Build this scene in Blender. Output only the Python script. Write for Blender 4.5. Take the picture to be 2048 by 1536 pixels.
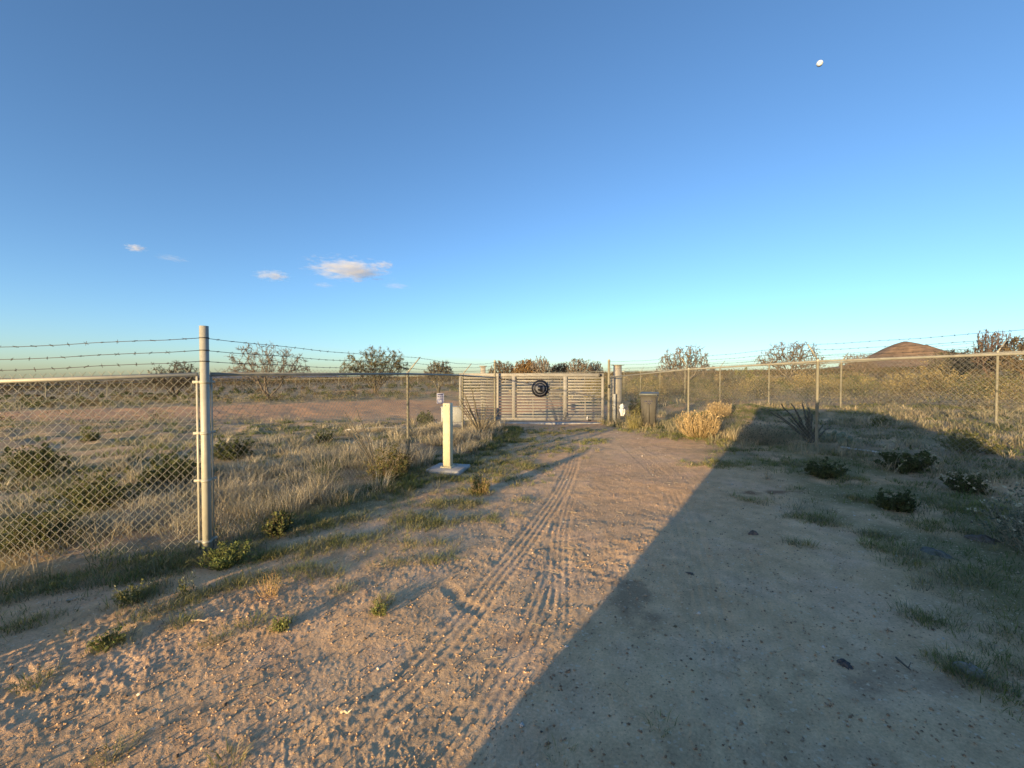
import bpy, math, random
import numpy as np
from mathutils import Vector, Matrix
R = math.radians
rng = np.random.default_rng(7)
random.seed(7)
sc = bpy.context.scene
for o in list(bpy.data.objects):
    bpy.data.objects.remove(o)
C = sc.collection

# ------------------------------------------------------------------ camera
F = 845.0                      # focal length in photo pixels (2048 wide)
PITCH = math.atan(18 / F)
CAMZ = 1.5
cam = bpy.data.cameras.new('camera')
cam.sensor_width = 36.0
cam.lens = F / 2048 * 36
cam.clip_start = 0.05
cam.clip_end = 60000
camo = bpy.data.objects.new('camera', cam)
camo.location = (0, 0, CAMZ)
camo.rotation_euler = (R(90) - PITCH, 0, 0)
C.objects.link(camo)
sc.camera = camo

# ------------------------------------------------------------------ sky and sun
AZ = R(34.0)                   # shadows fall to the right of the view axis by this much
SUN_EL = R(5.2)
to_sun = Vector((-math.sin(AZ) * math.cos(SUN_EL), -math.cos(AZ) * math.cos(SUN_EL), math.sin(SUN_EL)))
w = bpy.data.worlds.new('World')
sc.world = w
w.use_nodes = True
nt = w.node_tree
nt.nodes.clear()
sky = nt.nodes.new('ShaderNodeTexSky')
sky.sky_type = 'NISHITA'
sky.sun_disc = False
sky.sun_elevation = SUN_EL
sky.sun_rotation = math.atan2(to_sun.x, to_sun.y)
sky.altitude = 900
sky.air_density = 0.8
sky.dust_density = 1.3
sky.ozone_density = 2.6
bg = nt.nodes.new('ShaderNodeBackground')
bg.inputs['Strength'].default_value = 0.15
wo = nt.nodes.new('ShaderNodeOutputWorld')
nt.links.new(sky.outputs[0], bg.inputs[0])
nt.links.new(bg.outputs[0], wo.inputs[0])

sun = bpy.data.lights.new('sun', 'SUN')
sun.energy = 4.5
sun.angle = R(0.5)
sun.color = (1.0, 0.70, 0.34)
suno = bpy.data.objects.new('sun', sun)
suno.rotation_euler = to_sun.to_track_quat('Z', 'Y').to_euler()
C.objects.link(suno)

sc.view_settings.view_transform = 'Standard'
sc.view_settings.look = 'None'
sc.view_settings.exposure = 1.3
sc.view_settings.gamma = 1
sc.view_settings.use_curve_mapping = False
sc.render.engine = 'CYCLES'
sc.cycles.max_bounces = 6
sc.cycles.diffuse_bounces = 3
sc.cycles.glossy_bounces = 2
sc.cycles.transmission_bounces = 3
sc.cycles.transparent_max_bounces = 6
sc.cycles.volume_bounces = 3
sc.cycles.use_denoising = True
sc.cycles.sample_clamp_indirect = 6

# ------------------------------------------------------------------ helpers
def _h(ix, iy, seed):
    a = (ix.astype(np.int64) * 374761393 + iy.astype(np.int64) * 668265263 + seed * 974711) & 0xFFFFFFFF
    a = ((a ^ (a >> 13)) * 1274126177) & 0xFFFFFFFF
    a = ((a ^ (a >> 16)) * 2246822519) & 0xFFFFFFFF
    return ((a ^ (a >> 15)) & 0xFFFFFF) / float(0xFFFFFF)

def vn(x, y, seed=0):
    """value noise in 0..1"""
    ix = np.floor(x); iy = np.floor(y)
    fx = x - ix; fy = y - iy
    fx = fx * fx * (3 - 2 * fx); fy = fy * fy * (3 - 2 * fy)
    a = _h(ix, iy, seed); b = _h(ix + 1, iy, seed)
    c = _h(ix, iy + 1, seed); d = _h(ix + 1, iy + 1, seed)
    return (a * (1 - fx) + b * fx) * (1 - fy) + (c * (1 - fx) + d * fx) * fy

def fbm(x, y, seed=0, octaves=4):
    s = 0; a = 0.5; t = 0
    for k in range(octaves):
        s = s + a * vn(x * 2 ** k + 17.3 * k, y * 2 ** k - 9.1 * k, seed + k); t += a; a *= 0.5
    return s / t

def sstep(a, b, x):
    t = np.clip((x - a) / (b - a), 0, 1)
    return t * t * (3 - 2 * t)

def mesh_np(name, verts, faces, smooth=False, col=None):
    """faces: list of int arrays (n, k)"""
    verts = np.asarray(verts, dtype=np.float32).reshape(-1, 3)
    me = bpy.data.meshes.new(name)
    me.vertices.add(len(verts))
    me.vertices.foreach_set('co', verts.ravel())
    idx = []; tot = []
    for f in faces:
        f = np.asarray(f, dtype=np.int32)
        if len(f) == 0: continue
        idx.append(f.ravel()); tot.append(np.full(len(f), f.shape[1], dtype=np.int32))
    idx = np.concatenate(idx); tot = np.concatenate(tot)
    start = np.concatenate([[0], np.cumsum(tot)[:-1]]).astype(np.int32)
    me.loops.add(len(idx)); me.loops.foreach_set('vertex_index', idx)
    me.polygons.add(len(tot)); me.polygons.foreach_set('loop_start', start)
    me.polygons.foreach_set('loop_total', tot)
    if smooth:
        me.polygons.foreach_set('use_smooth', np.ones(len(tot), dtype=bool))
    me.update(calc_edges=True)
    if col is not None:
        at = me.attributes.new('col', 'FLOAT_COLOR', 'POINT')
        c4 = np.ones((len(verts), 4), dtype=np.float32); c4[:, :3] = col
        at.data.foreach_set('color', c4.ravel())
    return me

def obj(name, me, mat=None, parent=None, loc=None):
    o = bpy.data.objects.new(name, me)
    C.objects.link(o)
    if mat is not None and me is not None and not me.materials:
        me.materials.append(mat)
    if parent is not None: o.parent = parent
    if loc is not None: o.location = loc
    return o

def tag(o, label=None, cat=None, group=None, kind=None):
    if label: o['label'] = label
    if cat: o['category'] = cat
    if group: o['group'] = group
    if kind: o['kind'] = kind
    return o

def thing(name, label, cat, loc=(0, 0, 0), rz=0, group=None):
    o = bpy.data.objects.new(name, None)
    C.objects.link(o)
    o.location = loc; o.rotation_euler = (0, 0, rz); o.empty_display_size = 0.1
    return tag(o, label, cat, group)

class MB:
    """collects shapes into one mesh"""
    def __init__(s): s.v = []; s.f = []; s.n = 0
    def add(s, v, f):
        v = np.asarray(v, dtype=float).reshape(-1, 3)
        s.v.append(v)
        for a in f: s.f.append(np.asarray(a, dtype=np.int64) + s.n)
        s.n += len(v)
    def box(s, c, d, rz=0, taper=1.0, bev=0.0):
        x, y, z = d[0] / 2, d[1] / 2, d[2] / 2
        if bev <= 0:
            v = np.array([[-x, -y, -z], [x, -y, -z], [x, y, -z], [-x, y, -z],
                          [-x * taper, -y * taper, z], [x * taper, -y * taper, z], [x * taper, y * taper, z], [-x * taper, y * taper, z]])
            f = [[(0, 3, 2, 1), (4, 5, 6, 7), (0, 1, 5, 4), (1, 2, 6, 5), (2, 3, 7, 6), (3, 0, 4, 7)]]
        else:
            b = min(bev, x * .49, y * .49, z * .49)
            rings = []
            def oct_(hx, hy, zz, bb):
                return [(-hx + bb, -hy, zz), (hx - bb, -hy, zz), (hx, -hy + bb, zz), (hx, hy - bb, zz),
                        (hx - bb, hy, zz), (-hx + bb, hy, zz), (-hx, hy - bb, zz), (-hx, -hy + bb, zz)]
            v = (oct_(x - b, y - b, -z, b * .5) + oct_(x, y, -z + b, b) + oct_(x * taper, y * taper, z - b, b) + oct_((x - b) * taper, (y - b) * taper, z, b * .5))
            v = np.array(v)
            q = []
            for r in range(3):
                for k in range(8):
                    q.append((r * 8 + k, r * 8 + (k + 1) % 8, r * 8 + 8 + (k + 1) % 8, r * 8 + 8 + k))
            f = [q, [tuple(range(7, -1, -1)), tuple(range(24, 32))]]
        cr, sr = math.cos(rz), math.sin(rz)
        v = v @ np.array([[cr, sr, 0], [-sr, cr, 0], [0, 0, 1]]) + np.array(c)
        s.add(v, f); return s
    def tube(s, pts, r, sides=8, cap=True):
        pts = [Vector(p) for p in pts]; n = len(pts)
        rr = [r] * n if not hasattr(r, '__len__') else r
        vs = []
        up = None
        for i, p in enumerate(pts):
            d = (pts[min(i + 1, n - 1)] - pts[max(i - 1, 0)]).normalized()
            if up is None:
                up = Vector((0, 0, 1)) if abs(d.z) < .9 else Vector((1, 0, 0))
            a = d.cross(up).normalized(); b = a.cross(d).normalized(); up = b
            for k in range(sides):
                t = 2 * math.pi * k / sides
                vs.append(p + (a * math.cos(t) + b * math.sin(t)) * rr[i])
        q = [(i * sides + k, i * sides + (k + 1) % sides, (i + 1) * sides + (k + 1) % sides, (i + 1) * sides + k)
             for i in range(n - 1) for k in range(sides)]
        f = [q]
        if cap:
            f.append([tuple(range(sides - 1, -1, -1)), tuple(range((n - 1) * sides, n * sides))])
        s.add(np.array([tuple(v) for v in vs]), f); return s
    def lathe(s, c, prof, sides=16):
        """prof: list of (radius, z)"""
        n = len(prof)
        v = [(c[0] + r * math.cos(2 * math.pi * k / sides), c[1] + r * math.sin(2 * math.pi * k / sides), c[2] + z) for r, z in prof for k in range(sides)]
        q = [(i * sides + k, i * sides + (k + 1) % sides, (i + 1) * sides + (k + 1) % sides, (i + 1) * sides + k) for i in range(n - 1) for k in range(sides)]
        s.add(v, [q, [tuple(range(sides - 1, -1, -1)), tuple(range((n - 1) * sides, n * sides))]]); return s
    def prism(s, pts2, y0, y1):
        """polygon in x,z extruded along y"""
        n = len(pts2)
        v = [(p[0], y0, p[1]) for p in pts2] + [(p[0], y1, p[1]) for p in pts2]
        q = [(k, (k + 1) % n, n + (k + 1) % n, n + k) for k in range(n)]
        s.add(v, [q, [tuple(range(n - 1, -1, -1)), tuple(range(n, 2 * n))]]); return s
    def segs(s, P0, P1, r0, r1, sides=3):
        v, f = segs_arrays(P0, P1, r0, r1, sides)
        s.add(v, [f]); return s
    def mesh(s, name, smooth=False):
        by = {}
        for a in s.f:
            if a.ndim == 1: a = a.reshape(1, -1)
            by.setdefault(a.shape[1], []).append(a)
        me = mesh_np(name, np.concatenate(s.v), [np.concatenate(a) for a in by.values()], smooth)
        return me
    def build(s, name, mat, parent=None, smooth=False, loc=None):
        return obj(name, s.mesh(name, smooth), mat, parent, loc)

def segs_arrays(P0, P1, r0, r1, sides=3):
    P0 = np.asarray(P0, float); P1 = np.asarray(P1, float); n = len(P0)
    r0 = np.broadcast_to(np.asarray(r0, float), (n,)); r1 = np.broadcast_to(np.asarray(r1, float), (n,))
    d = P1 - P0
    d = d / np.maximum(np.linalg.norm(d, axis=1, keepdims=True), 1e-9)
    up = np.where(np.abs(d[:, 2:3]) < .9, np.array([[0, 0, 1.]]), np.array([[1., 0, 0]]))
    a = np.cross(d, up); a /= np.linalg.norm(a, axis=1, keepdims=True)
    b = np.cross(a, d)
    v = np.empty((n, 2 * sides, 3))
    for k in range(sides):
        t = 2 * math.pi * k / sides
        o = a * math.cos(t) + b * math.sin(t)
        v[:, k] = P0 + o * r0[:, None]
        v[:, sides + k] = P1 + o * r1[:, None]
    base = (np.arange(n) * 2 * sides)[:, None]
    fs = [base + np.array([[k, (k + 1) % sides, sides + (k + 1) % sides, sides + k]]) for k in range(sides)]
    return v.reshape(-1, 3), np.concatenate(fs)

# ------------------------------------------------------------------ materials
def nodes(name):
    m = bpy.data.materials.new(name); m.use_nodes = True
    t = m.node_tree; b = t.nodes['Principled BSDF']
    return m, t, b

def simple(name, col, rough=.6, metal=0., noise=.12, scale=30., bump=0.0, spec=.5, stain=None):
    m, t, b = nodes(name)
    tc = t.nodes.new('ShaderNodeTexCoord')
    n = t.nodes.new('ShaderNodeTexNoise'); n.inputs['Scale'].default_value = scale; n.inputs['Detail'].default_value = 5
    t.links.new(tc.outputs['Object'], n.inputs['Vector'])
    r = t.nodes.new('ShaderNodeValToRGB')
    lo = tuple(c * (1 - noise) for c in col); hi = tuple(min(1, c * (1 + noise)) for c in col)
    r.color_ramp.elements[0].position = .3; r.color_ramp.elements[1].position = .7
    r.color_ramp.elements[0].color = (*lo, 1); r.color_ramp.elements[1].color = (*hi, 1)
    t.links.new(n.outputs['Fac'], r.inputs[0])
    last = r.outputs[0]
    if stain:
        n2 = t.nodes.new('ShaderNodeTexNoise'); n2.inputs['Scale'].default_value = stain[1]; n2.inputs['Detail'].default_value = 6
        t.links.new(tc.outputs['Object'], n2.inputs['Vector'])
        r2 = t.nodes.new('ShaderNodeValToRGB'); r2.color_ramp.elements[0].position = .52; r2.color_ramp.elements[1].position = .72
        mx = t.nodes.new('ShaderNodeMix'); mx.data_type = 'RGBA'
        t.links.new(n2.outputs['Fac'], r2.inputs[0]); t.links.new(r2.outputs[0], mx.inputs['Factor'])
        t.links.new(last, mx.inputs[6]); mx.inputs[7].default_value = (*stain[0], 1)
        last = mx.outputs[2]
    t.links.new(last, b.inputs['Base Color'])
    b.inputs['Roughness'].default_value = rough
    b.inputs['Metallic'].default_value = metal
    b.inputs['Specular IOR Level'].default_value = spec
    if bump:
        bp = t.nodes.new('ShaderNodeBump'); bp.inputs['Strength'].default_value = bump; bp.inputs['Distance'].default_value = .005
        t.links.new(n.outputs['Fac'], bp.inputs['Height']); t.links.new(bp.outputs[0], b.inputs['Normal'])
    return m

def attr_mat(name, rough=.8, trans=.0, tint=(1, 1, 1), spec=.2):
    """leaf and stem colour from the mesh colour attribute, slightly see-through leaves"""
    m, t, b = nodes(name)
    a = t.nodes.new('ShaderNodeAttribute'); a.attribute_name = 'col'
    t.links.new(a.outputs['Color'], b.inputs['Base Color'])
    b.inputs['Roughness'].default_value = rough
    b.inputs['Specular IOR Level'].default_value = spec
    if trans:
        tr = t.nodes.new('ShaderNodeBsdfTranslucent'); t.links.new(a.outputs['Color'], tr.inputs[0])
        mx = t.nodes.new('ShaderNodeMixShader'); mx.inputs[0].default_value = trans
        out = t.nodes['Material Output']
        t.links.new(b.outputs[0], mx.inputs[1]); t.links.new(tr.outputs[0], mx.inputs[2])
        t.links.new(mx.outputs[0], out.inputs['Surface'])
    return m

M = {}
M['galv'] = simple('galvanized steel', (.36, .352, .30), .5, .08, .14, 9, spec=.3, stain=((.31, .295, .235), 9))
M['galv_wire'] = simple('galvanized wire', (.23, .225, .19), .5, .1, .2, 20, spec=.25)
M['rail'] = simple('dull galvanized rail', (.27, .265, .225), .5, .05, .12, 9, spec=.25, stain=((.21, .2, .17), 10))
M['barb'] = simple('weathered barbed wire', (.06, .06, .06), .6, .3, .25, 20)
M['gate'] = simple('gate paint', (.245, .24, .225), .6, .0, .08, 5, spec=.2, stain=((.20, .19, .17), 3))
M['column'] = simple('grey painted steel', (.26, .25, .225), .5, .0, .08, 6, spec=.25, stain=((.22, .205, .18), 5))
M['pedestal'] = simple('cream painted steel', (.60, .555, .38), .55, 0, .06, 8, spec=.2, stain=((.50, .45, .30), 6))
M['concrete'] = simple('concrete', (.42, .42, .41), .9, 0, .12, 25, bump=.4, stain=((.30, .28, .25), 6))
M['black'] = simple('black paint', (.012, .014, .02), .35, 0, .1)
M['ringgrey'] = simple('grey paint', (.125, .13, .15), .5, 0, .1)
M['white'] = simple('white plastic', (.75, .75, .74), .5, 0, .05)
M['bin'] = simple('grey bin plastic', (.06, .058, .052), .6, 0, .1, 12, spec=.25)
M['binlid'] = simple('dark bin lid', (.09, .10, .095), .5, 0, .1, 12)
M['rubber'] = simple('rubber', (.02, .02, .02), .8, 0, .1)
M['signblue'] = simple('blue sign', (.13, .15, .30), .5, 0, .1, 60)
M['signdark'] = simple('dark sign ink', (.05, .05, .09), .6, 0, .1)
M['signwhite'] = simple('pale sign ink', (.55, .56, .62), .5, 0, .1)
M['cabinet'] = simple('cabinet paint', (.34, .36, .36), .5, 0, .05, 5)
M['leaf'] = attr_mat('foliage', .75, .25)
M['blade'] = attr_mat('grass blades', .8, .3)
M['bark'] = attr_mat('bark', .9, 0)
M['stone'] = attr_mat('stones', .85, 0)
M['cactus'] = simple('cactus skin', (.10, .13, .08), .6, 0, .25, 18, bump=.3)
M['carpaint'] = simple('dark car paint', (.03, .035, .04), .25, .2, .05)
M['glass'] = simple('dark car glass', (.01, .012, .014), .08, 0, .05)
M['chrome'] = simple('wheel alloy', (.5, .5, .5), .3, .8, .05)

# ------------------------------------------------------------------ the lie of the land
TILT = .018
CTRL = np.array([
    (0, 0, 0), (0, 3, 0), (2.5, 2.5, .04), (2.5, 5, .06), (-1, 1.5, -.02),
    (-2.64, 3.63, -.025), (-4.17, 3.44, -.07), (-1.85, 7.5, -.01), (-1.05, 6.9, -.05),
    (-.57, 14.2, -.13), (3.2, 14.0, -.12), (5.38, 7.44, .206), (4.43, 10.6, .11), (6.15, 5.08, .23),
    (10.3, 8.98, .44), (9.94, 12.76, .34), (9.63, 15.8, .34), (9.3, 18.9, .30), (9.0, 22, .257), (8.7, 24.9, .225),
    (8.4, 27.7, .2), (8.1, 30.7, .21), (7.4, 37.5, .25), (6, 60, .30),
    (-43.3, 39.4, -.97), (-45, 45, -.94), (-45, 65, -1.0), (-30, 78, -.6), (-6, 72, .05),
    (-4, 2, -.07), (-8, 10, -.12), (-10, 18, -.22), (1, 20, -.08), (-20, 30, -.38), (-5, 40, -.1),
])
_res = CTRL[:, 2] - TILT * CTRL[:, 0]
def _kern(d, l=9.0):
    u = 1.732 * d / l
    return (1 + u) * np.exp(-u)
_D = np.hypot(CTRL[:, None, 0] - CTRL[None, :, 0], CTRL[:, None, 1] - CTRL[None, :, 1])
_W = np.linalg.solve(_kern(_D) + 2e-3 * np.eye(len(CTRL)), _res)

def base_z(x, y):
    x = np.asarray(x, float); y = np.asarray(y, float)
    r = np.hypot(x, y)
    xx = np.where(np.abs(x) < 1500, x, np.sign(x) * (1500 + (np.abs(x) - 1500) * .25))
    z = TILT * xx
    near = r < 200
    if np.any(near):
        z = np.array(z, float)
        if z.ndim == 0:
            d = np.hypot(x - CTRL[:, 0], y - CTRL[:, 1]); return float(z + np.sum(_W * _kern(d)))
        xn = x[near]; yn = y[near]; acc = np.zeros(len(xn))
        for k in range(len(CTRL)):
            acc += _W[k] * _kern(np.hypot(xn - CTRL[k, 0], yn - CTRL[k, 1]))
        z[near] += acc
    return z

def G(px, py):
    """the point of the ground seen at a place of the photograph"""
    dx = (px - 1024) / F; dz = (768 - py) / F
    d = np.array([dx, math.cos(PITCH) + dz * math.sin(PITCH), -math.sin(PITCH) + dz * math.cos(PITCH)])
    t = .5; step = .1
    while t < 400:
        p = np.array([0, 0, CAMZ]) + d * t
        if p[2] < base_z(p[0], p[1]):
            lo, hi = t - step, t
            for _ in range(25):
                m = (lo + hi) / 2; p = np.array([0, 0, CAMZ]) + d * m
                if p[2] < base_z(p[0], p[1]): hi = m
                else: lo = m
            return Vector(p)
        step = max(.05, t * .01); t += step
    return Vector(p)

def gz(x, y): return float(base_z(np.float64(x), np.float64(y)))

def poly_dist(x, y, pts):
    """distance, arc length and signed side to a polyline"""
    best = np.full(x.shape, 1e9); arc = np.zeros(x.shape); side = np.zeros(x.shape); s0 = 0
    for (ax, ay), (bx, by) in zip(pts[:-1], pts[1:]):
        ex, ey = bx - ax, by - ay; L = math.hypot(ex, ey)
        t = np.clip(((x - ax) * ex + (y - ay) * ey) / L ** 2, 0, 1)
        d = np.hypot(x - ax - t * ex, y - ay - t * ey)
        sg = ((x - ax) * ey - (y - ay) * ex) / L
        m = d < best
        best = np.where(m, d, best); arc = np.where(m, s0 + t * L, arc); side = np.where(m, np.sign(sg) * d, side); s0 += L
    return best, arc, side

def smooth_line(pts, n=6):
    out = []
    P = [np.array(p, float) for p in pts]
    for i in range(len(P) - 1):
        p0 = P[max(i - 1, 0)]; p1 = P[i]; p2 = P[i + 1]; p3 = P[min(i + 2, len(P) - 1)]
        for k in range(n):
            t = k / n
            out.append(tuple(.5 * ((2 * p1) + (-p0 + p2) * t + (2 * p0 - 5 * p1 + 4 * p2 - p3) * t * t + (-p0 + 3 * p1 - 3 * p2 + p3) * t ** 3)))
    out.append(tuple(P[-1])); return out

# edges of the drive: left verge and right verge, x as a function of y
LE = np.array([(1.0, -4.6), (2.0, -4.0), (2.8, -3.4), (3.43, -2.5), (4.1, -2.05), (5.5, -1.3), (8.0, -.35), (9.75, .05), (12, .15), (14, .2), (16, -.8), (18, -4)])
RE = np.array([(0.0, 2.6), (2.0, 2.7), (3.0, 2.9), (4.5, 3.2), (6.5, 3.4), (8, 3.5), (11, 3.3), (13, 2.9), (15, 3.2), (18, 6)])
def left_edge(y): return np.interp(y, LE[:, 0], LE[:, 1])
def right_edge(y): return np.interp(y, RE[:, 0], RE[:, 1])

# dirt lane inside the gate
LANE = smooth_line([(1.6, 14.5), (.6, 18), (-5, 21.5), (-12, 22), (-20, 21), (-34, 21), (-60, 24)])
LANE2 = smooth_line([(1.5, 16), (1.2, 22), (-2, 32), (-12, 44), (-30, 55)])
def px_line(pts): return smooth_line([tuple(G(*p)[:2]) for p in pts])
TRACKS = [
    (px_line([(560, 1620), (700, 1500), (800, 1390), (930, 1240), (985, 1165), (1030, 1110), (1085, 1035), (1125, 975), (1145, 925), (1150, 890), (1140, 865)]), .115, .85),
    (px_line([(1000, 1600), (1040, 1440), (1090, 1320), (1112, 1240), (1116, 1160), (1120, 1060), (1140, 985), (1160, 930), (1175, 890), (1180, 862)]), .10, .42),
    (px_line([(880, 1600), (985, 1400), (1060, 1260), (1100, 1150)]), .10, .5),
    (px_line([(1480, 1560), (1420, 1250), (1370, 1050), (1330, 960), (1270, 905), (1225, 868)]), .12, .6),
    (px_line([(1640, 1560), (1540, 1250), (1440, 1030), (1360, 935), (1290, 890)]), .12, .45),
]
STEPS = [(905, 1182), (938, 1212)]
STEPS = [tuple(G(*p)[:2]) for p in STEPS]

def drive_mask(x, y):
    wob = (fbm(x * .9, y * .9, 31, 3) - .5) * 1.4
    a = sstep(-.35, .35, x - left_edge(y) + wob * .7) * sstep(-.5, .5, right_edge(y) - x + wob)
    a = a * sstep(16.5, 14.5, y)
    if np.any(y > 13):
        d1, _, _ = poly_dist(x, y, LANE); d2, _, _ = poly_dist(x, y, LANE2)
        hw1 = np.interp(x, [-34, -20, -8, 0], [2.2, 3.6, 6.2, 4.0]); l1 = sstep(1.25, .75, (d1 + wob * 1.3) / hw1); l2 = sstep(2.6, 1.3, d2 + wob * 1.3)
        a = np.maximum(a, np.maximum(l1, l2 * .8) * sstep(13.4, 14.2, y))
        pad = sstep(4.5, 2.5, np.hypot((x - 1.5) * .8, y - 17.0) + wob)
        a = np.maximum(a, pad)
    return a

def rough_z(x, y, mask=None):
    r = np.hypot(x, y)
    fade = sstep(60, 14, r)
    if mask is None: mask = drive_mask(x, y)
    z = (fbm(x * .55, y * .55, 3, 3) - .5) * .10 * sstep(120, 20, r) * (1 - .55 * mask)
    z += (fbm(x * 1.5, y * 1.5, 17, 2) - .5) * .12 * sstep(8, 16, r) * sstep(110, 45, r) * (1 - .45 * mask)
    soft = .48 + .9 * sstep(.36, .66, fbm(x * .9, y * .9, 77, 3))
    fine = (fbm(x * 2.2, y * 2.2, 5, 3) - .5) * .014 * fade
    fine += (fbm(x * 7, y * 7, 9, 3) - .5) * .006 * fade * soft
    fine += (vn(x * 17, y * 17, 13) - .5) * .0030 * sstep(16, 7, r) * soft
    fine += (vn(x * 37, y * 37, 15) - .5) * .0032 * sstep(12, 5, r) * soft
    fine += (np.maximum(0, vn(x * 95, y * 95, 25) - .56)) * .013 * sstep(7, 3, r) * soft
    # far, lumpy desert floor
    z += (fbm(x * .06, y * .06, 41, 4) - .5) * .8 * sstep(25, 90, r)
    z += (fbm(x * .004, y * .004, 43, 4) - .5) * 14 * sstep(300, 1500, r)
    # mound of spoil inside the right fence
    z += .30 * np.exp(-(((x - 7.2) / 1.6) ** 2 + ((y - 13.2) / .9) ** 2))
    z += .22 * np.exp(-(((x - 8.4) / 1.8) ** 2 + ((y - 11.8) / .8) ** 2))
    near = (r < 22)
    if np.any(near):
        xn = x[near]; yn = y[near]; zz = np.zeros(len(xn)); flat = np.zeros(len(xn))
        for pts, hw, st in TRACKS:
            d, s, side = poly_dist(xn, yn, pts)
            u = side / hw
            inside = sstep(1.08, .92, np.abs(u))
            gaps = sstep(.26, .44, vn(s * 1.2, s * 0 + hw * 50 + st * 9, 61)) * (.55 + .45 * vn(s * 5, u * 2, 63))
            groove = .5 + .5 * np.cos(u * math.pi * 4.0)
            lug = (.5 + .5 * np.sign(np.sin(s * 2 * math.pi / .075 + np.abs(u) * 2.2))) * sstep(.45, .7, np.abs(u))
            zz += st * .75 * gaps * inside * (-.014 + .012 * groove + .0035 * lug)
            zz += st * gaps * .004 * np.exp(-((np.abs(u) - 1.2) / .16) ** 2)
            flat = np.maximum(flat, inside * gaps * min(1, st * 1.3) * .45)
        for k, (fx, fy) in enumerate(STEPS):
            a = .5 + .5 * math.sin(k * 2.3)
            c, s_ = math.cos(a), math.sin(a)
            u = ((xn - fx) * c + (yn - fy) * s_) / .055; v = (-(xn - fx) * s_ + (yn - fy) * c) / .13
            q = u * u + v * v
            zz += -.006 * np.exp(-q * q) + .001 * np.exp(-(q - 1.6) ** 2 * 3)
        fine[near] *= 1 - flat
        z[near] += zz
    return z + fine

def ground_z(x, y):
    x = np.atleast_1d(np.asarray(x, float)); y = np.atleast_1d(np.asarray(y, float))
    return base_z(x, y) + rough_z(x, y)

# ground sheet: rings round the viewpoint, fine near, coarse far
ang_f = np.linspace(-R(66), R(66), 940)
ang_b = np.linspace(R(66), R(294), 90)[1:-1]
ang = np.concatenate([ang_f, ang_b])
rad = [.04, .12, .25, .4, .55]
while rad[-1] < 9: rad.append(rad[-1] * 1.0062 if rad[-1] > 1.3 else rad[-1] * 1.03)
while rad[-1] < 45: rad.append(rad[-1] * 1.0125)
while rad[-1] < 14000: rad.append(rad[-1] * 1.04)
rad = np.array(rad)
RR, AA = np.meshgrid(rad, ang, indexing='ij')
gx = (RR * np.sin(AA)).ravel(); gy = (RR * np.cos(AA)).ravel()
gm = drive_mask(gx, gy)
gzv = base_z(gx, gy) + rough_z(gx, gy, gm)
nr, na = RR.shape
ii = np.arange(nr - 1)[:, None] * na; jj = np.arange(na)[None, :]; j2 = (jj + 1) % na
gq = np.stack([ii + jj, ii + na + jj, ii + na + j2, ii + j2], axis=-1).reshape(-1, 4)
# soil colour: what the ground itself is made of
def soil_colour(x, y, mask):
    r = np.hypot(x, y)
    n1 = fbm(x * .5, y * .5, 101, 4)[:, None]; n2 = fbm(x * 3.1, y * 3.1, 111, 3)[:, None]; n3 = fbm(x * 11, y * 11, 121, 2)[:, None]
    sand = np.array([.68, .435, .235]); pale = np.array([.72, .49, .28]); red = np.array([.64, .345, .17]); grey = np.array([.58, .375, .23])
    c = sand + (pale - sand) * sstep(.35, .7, n1) + (grey - sand) * .6 * sstep(.5, .75, n2)
    c = c * (.80 + .40 * n3) * (.86 + .28 * n2)
    farm = sstep(10, 22, r)[:, None] * mask[:, None]
    c = c + (red * 1.08 - c) * .85 * farm
    # verge: litter, moss and thin green
    g1 = fbm(x * .8, y * .8, 131, 4); g2 = fbm(x * 2.6, y * 2.6, 141, 3)
    green = np.array([.18, .175, .075]); dry = np.array([.42, .31, .17]); litter = np.array([.28, .215, .135])
    veg = np.clip(1 - mask, 0, 1)
    k = (veg * sstep(.40, .60, g1 * .6 + g2 * .4))[:, None]
    c = c + (green - c) * .80 * k
    k2 = (veg * sstep(.45, .7, 1 - g1))[:, None]
    c = c + (litter - c) * .7 * k2
    k3 = (sstep(12, 35, r) * veg * sstep(.42, .62, fbm(x * .25, y * .25, 151, 3)))[:, None]
    c = c + (dry - c) * .75 * k3
    far = sstep(60, 160, r)[:, None]
    c = c + (np.array([.27, .20, .115]) - c) * far * .8
    # old oil or water stains on the drive
    for (sx, sy), (rx, ry), st, colr in [((.78, 2.75), (.16, .34), .5, (.10, .075, .055)), ((1.95, 2.05), (.5, .14), .35, (.14, .10, .075)),
                                         ((3.05, 5.05), (.36, .09), .75, (.15, .065, .03)), ((.05, 2.35), (.2, .1), .3, (.13, .1, .075))]:
        q = ((x - sx) / rx) ** 2 + ((y - sy) / ry) ** 2 + (fbm(x * 9, y * 9, 161, 4) - .5) * 3.4
        k4 = (st * sstep(1.5, -.4, q))[:, None]
        c = c + (np.array(colr) - c) * k4
    return c
gc = soil_colour(gx, gy, gm)
gme = mesh_np('ground', np.stack([gx, gy, gzv], 1), [gq], True, gc)
m, t, b = nodes('desert soil')
a = t.nodes.new('ShaderNodeAttribute'); a.attribute_name = 'col'
tc = t.nodes.new('ShaderNodeTexCoord')
n1 = t.nodes.new('ShaderNodeTexNoise'); n1.inputs['Scale'].default_value = 75; n1.inputs['Detail'].default_value = 8; n1.inputs['Roughness'].default_value = .7
vo = t.nodes.new('ShaderNodeTexVoronoi'); vo.inputs['Scale'].default_value = 85
n3 = t.nodes.new('ShaderNodeTexNoise'); n3.inputs['Scale'].default_value = 260; n3.inputs['Detail'].default_value = 3
for n in (n1, vo, n3): t.links.new(tc.outputs['Object'], n.inputs['Vector'])
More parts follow.
